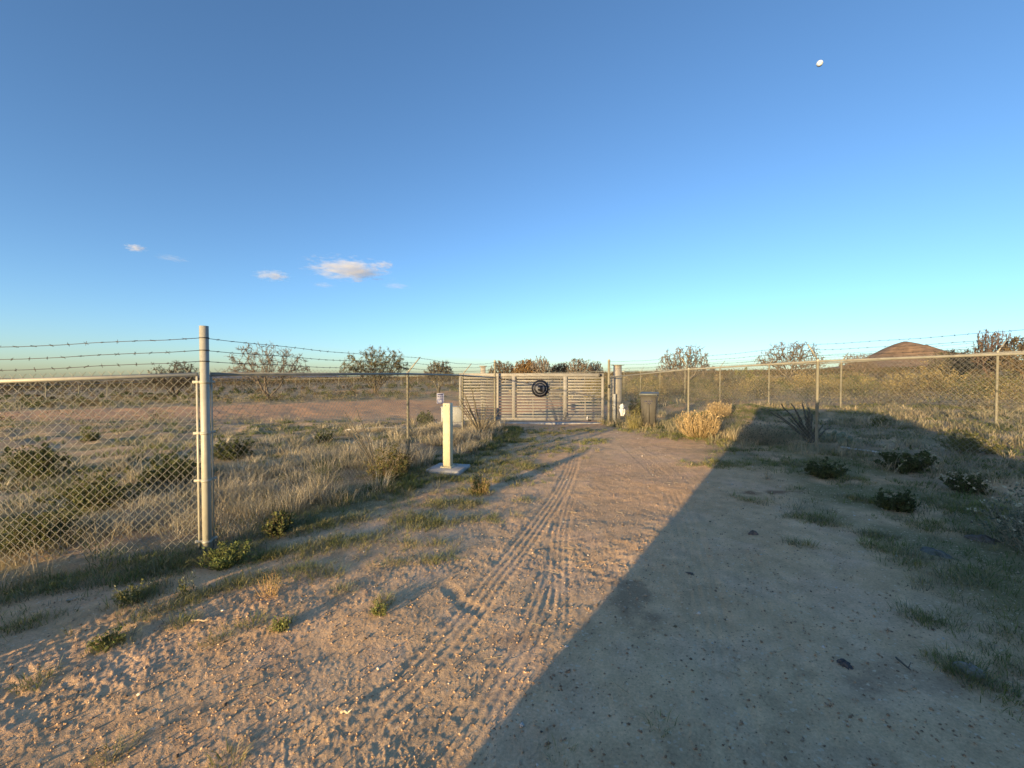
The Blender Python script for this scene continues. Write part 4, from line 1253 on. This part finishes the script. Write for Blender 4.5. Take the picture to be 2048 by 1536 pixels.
tree('mesquite_tree', 'dark thin tree seen behind the mesh left of the corner post', 350, 796, 105, 74, [(.05, .06, .03), (.07, .07, .04)], 1500, .07, seed=12, leaders=3, depth=5, barkcol=(.06, .05, .04), twig=.013)
tree('mesquite_tree', 'small rusty tree left of the gate tail section', 878, 786, 74, 64, RB + [(.10, .11, .05), (.12, .12, .06)], 2200, .065, seed=21, leaders=3, depth=5, barkcol=(.09, .085, .07), twig=.013)
tree('mesquite_tree', 'grey twiggy tree above the left end of the gate', 1005, 760, 64, 44, RB[:1] + [(.10, .09, .05)], 1200, .12, seed=31, leaders=4, depth=5, d=70, twig=.02)
tree('mesquite_tree', 'orange brown leafy tree above the gate, left of the emblem', 1054, 760, 64, 46, [(.24, .14, .055), (.20, .125, .055), (.16, .12, .06)], 4200, .14, seed=35, leaders=4, depth=5, d=68, twig=.02)
tree('mesquite_tree', 'tall bare tree above the gate emblem', 1082, 760, 50, 58, None, 0, seed=39, leaders=3, depth=5, d=66, barkcol=(.14, .12, .10), twig=.022)
tree('mesquite_tree', 'low rusty tree above the gate right of the emblem', 1120, 760, 50, 40, RB, 1800, .13, seed=44, leaders=4, depth=5, d=72, twig=.02)
tree('mesquite_tree', 'grey brown tree above the right end of the gate', 1158, 760, 62, 48, RB[1:], 900, .12, seed=47, leaders=4, depth=5, d=70, barkcol=(.12, .10, .08), twig=.021)
tree('mesquite_tree', 'thin bare tree just left of the right gatepost', 1190, 760, 40, 42, None, 0, seed=49, leaders=3, depth=5, d=74, barkcol=(.12, .10, .08), twig=.021)
tree('mesquite_tree', 'wide leafless reddish mesquite behind the right fence above the golden bush', 1370, 784, 132, 92, None, 0, seed=55, leaders=5, depth=5, barkcol=(.115, .098, .078), twig=.013)
tree('mesquite_tree', 'bare rounded mesquite crown left of the hill', 1580, 772, 140, 86, RB, 900, .06, seed=58, leaders=5, depth=5, d=44, barkcol=(.11, .093, .073), twig=.016)
tree('mesquite_tree', 'dark reddish tree rising highest at the right edge', 1985, 775, 70, 118, RB + [(.08, .06, .04)], 1600, .06, seed=61, leaders=3, depth=5, d=30, barkcol=(.10, .07, .06), twig=.012)
tree('mesquite_tree', 'brown bushy tree cut off by the right edge', 2062, 778, 130, 104, RB + [(.12, .11, .05)], 5200, .07, seed=66, leaders=5, depth=5, d=28, barkcol=(.12, .09, .06), twig=.012)
tree('mesquite_tree', 'small bare tree on the skyline just left of the hill', 1715, 760, 70, 52, None, 0, seed=69, leaders=4, depth=5, d=60, barkcol=(.12, .095, .072), twig=.018)
tree('mesquite_tree', 'low brown tree on the skyline right of the hill', 1910, 772, 100, 72, RB + OL[:1], 2600, .08, seed=72, leaders=4, depth=5, d=36, barkcol=(.09, .085, .07), twig=.014)

# cholla bushes behind the right fences
YG = [(.27, .215, .10), (.23, .19, .085), (.31, .25, .125)]
def far_bush(label, px, py, wpx, hpx, lc, d=None, nleaf=700, name='desert_shrub', group='scrub behind the fences', cat='shrub'):
    if d is None: b0 = at(px, py)
    else:
        x = (px - 1024) / F * d; b0 = (x, d, gz(x, d) - .04)
    wd, ht = wpx * b0[1] / F, hpx * b0[1] / F
    return bush(name, label, cat, b0, wd, ht, lc, (.17, .13, .08), nstem=46, nleaf=nleaf, leaf=.05 * max(.6, b0[1] / 25), group=group, stem_r=.008, leaf_from=.35)
far_bush('big yellow cholla clump below the right shoulder of the hill', 1862, 782, 96, 58, YG, None, 2600, 'cholla', cat='cactus')
far_bush('yellow cholla clump left of the big one', 1800, 785, 60, 40, YG, None, 1500, 'cholla', cat='cactus')
far_bush('grey blue shrub mound behind the golden bushes', 1480, 776, 70, 32, [(.10, .11, .09), (.13, .13, .10)], None, 1800)
far_bush('yellow shrub behind the second post of the long fence', 1600, 775, 70, 34, YG, None, 1500)
far_bush('rust brown scrub behind the long fence at the right edge', 2000, 795, 110, 60, RB + OL, None, 2600)
far_bush('low rust shrub row behind the right gate column', 1300, 764, 70, 22, RB + OL, 50, 1500)
far_bush('rounded green shrub on the skyline behind the right fence', 1490, 752, 70, 26, OL, 60, 1400)

# countless small scrub of the plain
def scrub_mass(name, label, n, fx, sizer, cols, nl, leaf):
    P = []; Cc = []
    xs, ys = fx(n)
    zz = ground_z(xs, ys)
    cols = np.array(cols)
    for x, y, z in zip(xs, ys, zz):
        wd, ht = sizer(math.hypot(x, y))
        m_ = nl
        a_ = rng.uniform(0, 2 * np.pi, m_); u = rng.uniform(0, 1, m_) ** .5; v = rng.uniform(0, 1, m_) ** .7
        q = np.stack([x + np.cos(a_) * u * wd / 2 * np.sqrt(1 - .8 * v ** 2), y + np.sin(a_) * u * wd / 2, z + v * ht * rng.uniform(.6, 1.0, m_)], 1)
        P.append(q); c0 = cols[rng.integers(0, len(cols))]
        Cc.append(c0 * rng.uniform(.6, 1.3, (m_, 1)))
    P = np.concatenate(P); Cc = np.concatenate(Cc)
    dist = np.hypot(P[:, 0], P[:, 1])
    V, q, c = leaf_cloud(P, 1.0, Cc, 1.6)
    # leaf size grows with distance class, but stays twig sized
    cen = np.repeat(P, 4, axis=0); V = cen + (V - cen) * np.repeat(np.clip(dist * leaf, .022, .45), 4)[:, None]
    return tag(obj(name, mesh_np(name, V, [q], False, c), M['leaf']), label, None, None, 'stuff')
def polar(r0, r1, a0, a1, keep_off=True):
    def f(n):
        r = np.exp(rng.uniform(math.log(r0), math.log(r1), n)); a_ = np.radians(rng.uniform(a0, a1, n))
        x, y = r * np.sin(a_), r * np.cos(a_)
        if keep_off:
            k = drive_mask(x, y) < .25
            x, y = x[k], y[k]
        return x, y
    return f
scrub_mass('desert_scrub', 'small scrub dotted over the plain behind the left fence', 520, polar(17, 75, -52, -3), lambda r: (random.uniform(.3, 1.3), random.uniform(.2, .7)), OL[:1] + RB + DK + DK + [(.2, .16, .08)], 130, .0012)
scrub_mass('desert_scrub', 'rusty and yellow scrub covering the rise on the right', 620, polar(17, 75, 10, 53), lambda r: (random.uniform(.5, 2.0), random.uniform(.3, 1.25)), OL[:1] + RB + YG + DK + [(.05, .045, .025), (.06, .055, .03), (.38, .30, .14), (.34, .27, .12), (.08, .06, .035)], 190, .0012)
scrub_mass('distant_scrub', 'unbroken dark scrub to the far skyline', 2600, polar(78, 420, -56, 56, False), lambda r: (random.uniform(1.2, 3.6), random.uniform(.7, 2.3)), [(.10, .075, .04), (.13, .09, .05), (.08, .075, .035), (.05, .055, .025), (.15, .11, .055)], 46, .0013)
scrub_mass('distant_scrub', 'scrub band on the farthest plain', 1500, polar(420, 1800, -58, 58, False), lambda r: (random.uniform(4, 11), random.uniform(1.5, 3.4)), [(.12, .09, .05), (.14, .105, .06), (.09, .085, .05)], 26, .0010)

# ------------------------------------------------------------------ stones, sticks and litter on the drive
def stones(name, label, n, dens, s0, s1, cols, x0, x1, y0, y1):
    xs, ys = scatter(n, x0, x1, y0, y1, dens)
    zz = ground_z(xs, ys); m_ = len(xs)
    o6 = np.array([[1, 0, 0], [-1, 0, 0], [0, 1, 0], [0, -1, 0], [0, 0, 1], [0, 0, -1]], float)
    f8 = np.array([[0, 2, 4], [2, 1, 4], [1, 3, 4], [3, 0, 4], [2, 0, 5], [1, 2, 5], [3, 1, 5], [0, 3, 5]])
    s_ = (s0 * (s1 / s0) ** (rng.uniform(0, 1, m_) ** 2.2))[:, None, None]
    V = o6[None] * s_ * rng.uniform(.6, 1.2, (m_, 6, 1)) * np.array([1, 1, .7]) + rng.normal(0, .18, (m_, 6, 3)) * s_
    V = V + np.stack([xs, ys, zz + s_[:, 0, 0] * .25], 1)[:, None]
    F_ = (np.arange(m_) * 6)[:, None, None] + f8[None]
    cols = np.array(cols); c = cols[rng.integers(0, len(cols), m_)] * rng.uniform(.75, 1.2, (m_, 1))
    return tag(obj(name, mesh_np(name, V.reshape(-1, 3), [F_.reshape(-1, 3)], False, np.repeat(c, 6, axis=0)), M['stone']), label, None, None, 'stuff')
SC = [(.42, .28, .17), (.34, .23, .14), (.47, .33, .21), (.52, .39, .27), (.28, .19, .12)]
stones('gravel', 'fine gravel on the drive', 52000, lambda x, y: in_view(x, y) * (.25 + .75 * drive_mask(x, y)) * np.clip(2.6 / np.hypot(x, y), 0, 1), .0025, .0095, SC, -4.5, 4.5, 1.0, 7)
stones('pebbles', 'pale pebbles on the drive', 800, lambda x, y: in_view(x, y) * .8, .006, .017, [(.55, .50, .43), (.45, .38, .30), (.36, .28, .2), (.62, .58, .52)], -5, 6, 1.0, 12)
stones('leaf_crumbs', 'dark crumbs of leaf and bark on the drive', 3600, lambda x, y: in_view(x, y) * (.12 + .88 * sstep(.5, .7, fbm(x * 1.2, y * 1.2, 301, 4))), .003, .014, [(.15, .11, .075), (.10, .08, .06), (.20, .14, .09), (.15, .13, .08)], -5, 7, 1.0, 10)
# straw litter
xs, ys = scatter(2600, -5, 6, 1.1, 9, lambda x, y: in_view(x, y) * (.15 + .85 * (1 - drive_mask(x, y))))
zz = ground_z(xs, ys); n = len(xs)
a_ = rng.uniform(0, 2 * np.pi, n); L = rng.uniform(.02, .12, n)
P0 = np.stack([xs, ys, zz + .006], 1); P1x, P1y = xs + np.cos(a_) * L, ys + np.sin(a_) * L
P1 = np.stack([P1x, P1y, ground_z(P1x, P1y) + .012], 1)
v, f = segs_arrays(P0, P1, .0016, .001, 3)
tag(obj('straw_litter', mesh_np('straw_litter', v, [f], False, np.repeat(np.array(STRAW)[rng.integers(0, 5, n)], 6, axis=0)), M['bark']), 'broken straw lying on the ground', None, None, 'stuff')

def clod(name, label, cat, px, py, wpx, colr, seed, flat=.35, group='dark scraps on the drive'):
    b0 = at(px, py); wd = wpx * math.hypot(b0[0], b0[1]) / F
    n, mrow = 22, 7
    V = []
    for i in range(mrow):
        ph = math.pi / 2 * i / (mrow - 1)
        for j in range(n):
            th = 2 * math.pi * j / n
            k = 1 + 1.0 * (float(fbm(np.array([math.cos(th) * 2.6 + 5]), np.array([math.sin(th) * 2.6]), seed, 4)[0]) - .5) * 2
            zf = float(fbm(np.array([math.cos(th) * 3 * math.cos(ph)]), np.array([math.sin(th) * 3 * math.cos(ph)]), seed + 3, 3)[0])
            V.append((wd / 2 * k * math.cos(ph) * math.cos(th), wd / 2 * k * .6 * math.cos(ph) * math.sin(th), wd * flat * .3 * math.sin(ph) * (.3 + 1.4 * zf) - .004))
    q = [(i * n + j, i * n + (j + 1) % n, (i + 1) * n + (j + 1) % n, (i + 1) * n + j) for i in range(mrow - 1) for j in range(n)]
    me = mesh_np(name, V, [q], False, np.tile(np.array(colr), (len(V), 1)) * rng.uniform(.7, 1.3, (len(V), 1)))
    o = obj(name, me, M['stone'], None, b0); o.rotation_euler.z = random.uniform(0, 3)
    return tag(o, label, cat, group)
clod('dark_scrap', 'black crumpled scrap alone on the shaded drive at lower right', 'scrap', 1688, 1328, 24, (.085, .08, .08), 31, 1.1)
clod('dark_scrap', 'dark flat scrap on the shaded drive near its edge, farther back', 'scrap', 1507, 1070, 20, (.12, .10, .085), 38, .9)
clod('dark_scrap', 'small dark scrap in the shade, just past the sunlit edge', 'scrap', 1380, 1150, 16, (.12, .1, .08), 9, .5)
clod('bark_chunk', 'dark wood chunk under the big shrub at right', 'bark', 1965, 1080, 38, (.13, .11, .09), 18, .5, 'wood scraps on the ground')
clod('stone_heap', 'dark clump with a pale stone in the shaded grass at right', 'rock', 1872, 1108, 34, (.15, .15, .13), 22, .6, 'rocks in the grass')
clod('stone', 'pale rounded stone in the shaded grass at lower right', 'rock', 1938, 1340, 30, (.28, .26, .22), 25, 1.1, 'rocks in the grass')
clod('stone', 'small white stone on the shaded drive near the sunlit edge', 'rock', 1133, 1296, 11, (.55, .54, .5), 29, 1.0, 'rocks on the drive')

def stick(label, a_px, b_px, r, colr):
    A_ = G(*a_px); B_ = G(*b_px); pts = []
    for k in range(7):
        t = k / 6; x = A_.x + (B_.x - A_.x) * t; y = A_.y + (B_.y - A_.y) * t + .01 * math.sin(t * 7)
        pts.append((x, y, float(ground_z(x, y)[0]) + r + .008))
    mb = MB().tube(pts, [r, r, r * .95, r * .9, r * .8, r * .7, r * .4], 6)
    mid = Vector(pts[4]); mb.tube([mid, mid + Vector((.03, .02, .015))], [r * .6, r * .2], 5)
    me = mb.mesh('stick'); at_ = me.attributes.new('col', 'FLOAT_COLOR', 'POINT'); cv = np.ones((len(me.vertices), 4), np.float32); cv[:, :3] = colr
    at_.data.foreach_set('color', cv.ravel())
    return tag(obj('stick', me, M['bark']), label, 'stick', 'sticks on the ground')
stick('short pale stick in the sunlit dirt at lower left', (382, 1247), (424, 1242), .006, (.42, .33, .22))
stick('dark stick lying in the shade at lower right', (1792, 1318), (1824, 1346), .005, (.12, .10, .08))
stick('pale bent twig at the edge of the left verge', (132, 1204), (152, 1198), .006, (.4, .36, .29))
stick('pale stick on the drive in the sun near the lowest tyre track', (682, 1432), (704, 1428), .006, (.5, .42, .3))

# ------------------------------------------------------------------ the car behind the camera whose shadow crosses the drive
U = Vector((math.cos(AZ), -math.sin(AZ), 0)); Wd = Vector((math.sin(AZ), math.cos(AZ), 0))
CARA = -2.15                      # how far behind the viewpoint, towards the sun
cbase = U * 1.4 + Wd * CARA
carz = gz(cbase.x, cbase.y)
car = thing('parked_car', 'large dark off-road car parked behind the viewpoint, known by its shadow', 'car', (cbase.x, cbase.y, carz), -AZ)
# local x runs towards the bonnet, local y towards the drive; sides at +-0.93
roofh = 1.98
lower = [(-2.44, .20), (-2.46, 1.16), (-2.40, 1.20), (1.15, 1.22), (2.35, 1.12), (2.46, .95), (2.46, .20)]
MB().prism(lower, -.95, .95).build('body', M['carpaint'], car)
cab = [(-2.42, 1.19), (-2.40, roofh - .12), (-2.32, roofh), (.15, roofh), (.42, roofh - .03), (1.20, 1.20)]
MB().prism(cab, -.86, .86).build('cabin', M['carpaint'], car)
for s in (-1, 1):
    for (x0, x1) in ((-2.15, -1.3), (-1.2, -.25), (-.15, .65)):
        MB().box(((x0 + x1) / 2, s * .863, 1.53), (x1 - x0, .012, .46), bev=.004).build('side_window', M['glass'], car)
    MB().box((.75, s * 1.02, 1.26), (.12, .20, .16), bev=.03).build('mirror', M['carpaint'], car)
    for wx in (-1.55, 1.6):
        wl = MB(); wl.tube([(wx, s * .72, .40), (wx, s * .97, .40)], .40, 24); wh = wl.build('wheel', M['rubber'], car)
        rm = MB(); rm.tube([(wx, s * .965, .40), (wx, s * .985, .40)], .24, 18); rm.build('rim', M['chrome'], wh)
    MB().box((2.455, s * .68, .92), (.03, .34, .14), bev=.01).build('headlight', M['glass'], car)
MB().box((2.47, 0, .55), (.10, 1.86, .2), bev=.03).build('bumper', M['black'], car)

# made-up shadow-casting post and a bush out of frame on the left: their shade lies on the lower left ground
pp = U * -3.42 + Wd * -3.6
slim = thing('shadow_post', 'thin made-up post with a box top, left of the viewpoint, out of frame, shaped for its shadow', 'post', (pp.x, pp.y, gz(pp.x, pp.y)), -AZ)
MB().lathe((0, 0, 0), [(.018, -.1), (.018, .84), (.012, .86)], 10).build('pole', M['galv'], slim, True)
MB().box((0, 0, .97), (.16, .10, .28), bev=.01).build('shadow_box', M['cabinet'], slim)
pp = U * -4.35 + Wd * -1.5
bush('desert_shrub', 'leafy shrub left of the viewpoint, out of frame, known by its shade', 'shrub', (pp.x, pp.y, gz(pp.x, pp.y)), 2.0, .42, OL, (.14, .11, .07), nstem=90, nleaf=5000, leaf=.035, group=BG)

# ------------------------------------------------------------------ clouds and moon
def sky_dir(px, py):
    dx = (px - 1024) / F; dz = (768 - py) / F
    return Vector((dx, math.cos(PITCH) + dz * math.sin(PITCH), -math.sin(PITCH) + dz * math.cos(PITCH)))
def cloud_mat(seed, dens, thr, scale):
    m = bpy.data.materials.new('cloud vapour'); m.use_nodes = True
    t = m.node_tree; t.nodes.clear()
    out = t.nodes.new('ShaderNodeOutputMaterial'); pv = t.nodes.new('ShaderNodeVolumePrincipled')
    pv.inputs['Color'].default_value = (.83, .845, .88, 1); pv.inputs['Anisotropy'].default_value = .0
    tc = t.nodes.new('ShaderNodeTexCoord')
    mp = t.nodes.new('ShaderNodeMapping'); mp.inputs['Location'].default_value = (seed * 3.1, seed * 1.7, seed)
    ns = t.nodes.new('ShaderNodeTexNoise'); ns.inputs['Scale'].default_value = scale; ns.inputs['Detail'].default_value = 5; ns.inputs['Roughness'].default_value = .6
    t.links.new(tc.outputs['Object'], mp.inputs[0]); t.links.new(mp.outputs[0], ns.inputs['Vector'])
    ln = t.nodes.new('ShaderNodeVectorMath'); ln.operation = 'LENGTH'; t.links.new(tc.outputs['Object'], ln.inputs[0])
    # density = clamp(noise*1.6 - length - thr)
    m1 = t.nodes.new('ShaderNodeMath'); m1.operation = 'MULTIPLY_ADD'; m1.inputs[1].default_value = 2.1; m1.inputs[2].default_value = -thr
    t.links.new(ns.outputs['Fac'], m1.inputs[0])
    m2 = t.nodes.new('ShaderNodeMath'); m2.operation = 'SUBTRACT'; t.links.new(m1.outputs[0], m2.inputs[0]); t.links.new(ln.outputs['Value'], m2.inputs[1])
    m3 = t.nodes.new('ShaderNodeMath'); m3.operation = 'MULTIPLY'; m3.inputs[1].default_value = dens * 3; m3.use_clamp = False
    t.links.new(m2.outputs[0], m3.inputs[0])
    m4 = t.nodes.new('ShaderNodeMath'); m4.operation = 'MAXIMUM'; m4.inputs[1].default_value = 0; t.links.new(m3.outputs[0], m4.inputs[0])
    m5 = t.nodes.new('ShaderNodeMath'); m5.operation = 'MINIMUM'; m5.inputs[1].default_value = dens; t.links.new(m4.outputs[0], m5.inputs[0])
    t.links.new(m5.outputs[0], pv.inputs['Density']); t.links.new(pv.outputs[0], out.inputs['Volume'])
    return m
def ico(n=12, mrow=7):
    v = []; 
    for i in range(mrow):
        ph = -math.pi / 2 + math.pi * i / (mrow - 1)
        for j in range(n): v.append((math.cos(ph) * math.cos(2 * math.pi * j / n), math.cos(ph) * math.sin(2 * math.pi * j / n), math.sin(ph)))
    q = [(i * n + j, i * n + (j + 1) % n, (i + 1) * n + (j + 1) % n, (i + 1) * n + j) for i in range(mrow - 1) for j in range(n)]
    return mesh_np('cloud', v, [q])
def cloud(label, px, py, wpx, hpx, seed, dens=.012, thr=.45, scale=2.2, D=4200):
    d = sky_dir(px, py); p = Vector((0, 0, CAMZ)) + d * D
    o = obj('cloud', ico(), cloud_mat(seed, dens, thr, scale), None, p)
    k = d.length
    o.scale = (wpx / F * D * .62, wpx / F * D * .5, hpx / F * D * .75)
    o.rotation_euler.z = -math.atan2(d.x, d.y)
    return tag(o, label, 'cloud', 'small clouds low in the left sky')
cloud('largest small cloud, ragged with a grey underside, low in the left sky', 700, 540, 180, 38, 3, .0065, .52, 4.2)
cloud('small cloud with a thin grey tail left of the largest cloud', 545, 551, 84, 19, 7, .006, .50, 3.6)
cloud('tiny pale cloud alone at far left', 272, 496, 38, 13, 11, .010, .42, 2.8)
cloud('faint thin streak of cloud right of the tiny pale one', 345, 517, 60, 10, 13, .0016, .42, 2.6)
cloud('thin grey wisp under the right end of the largest cloud', 792, 572, 60, 9, 17, .002, .40, 2.6)
cloud('thin grey wisp under the left end of the largest cloud', 648, 570, 50, 8, 19, .002, .40, 2.6)
cloud('small lit puff at the right tip of the largest cloud', 768, 530, 48, 15, 23, .009, .50, 3.2)

d = sky_dir(1639.5, 127).normalized(); MD = 30000
mn = MB(); mn.lathe((0, 0, 0), [(math.cos(a_) * 1.0 + 1e-4, math.sin(a_)) for a_ in np.linspace(-math.pi / 2, math.pi / 2, 17)], 32)
mo = mn.build('moon', simple('moon dust', (.48, .56, .68), 1, 0, .35, 1.7, spec=0), None, True, Vector((0, 0, CAMZ)) + d * MD)
rM = MD * math.tan(R(.265)); mo.scale = (rM, rM, rM)
tag(mo, 'small white moon high in the blue sky at right', 'moon')
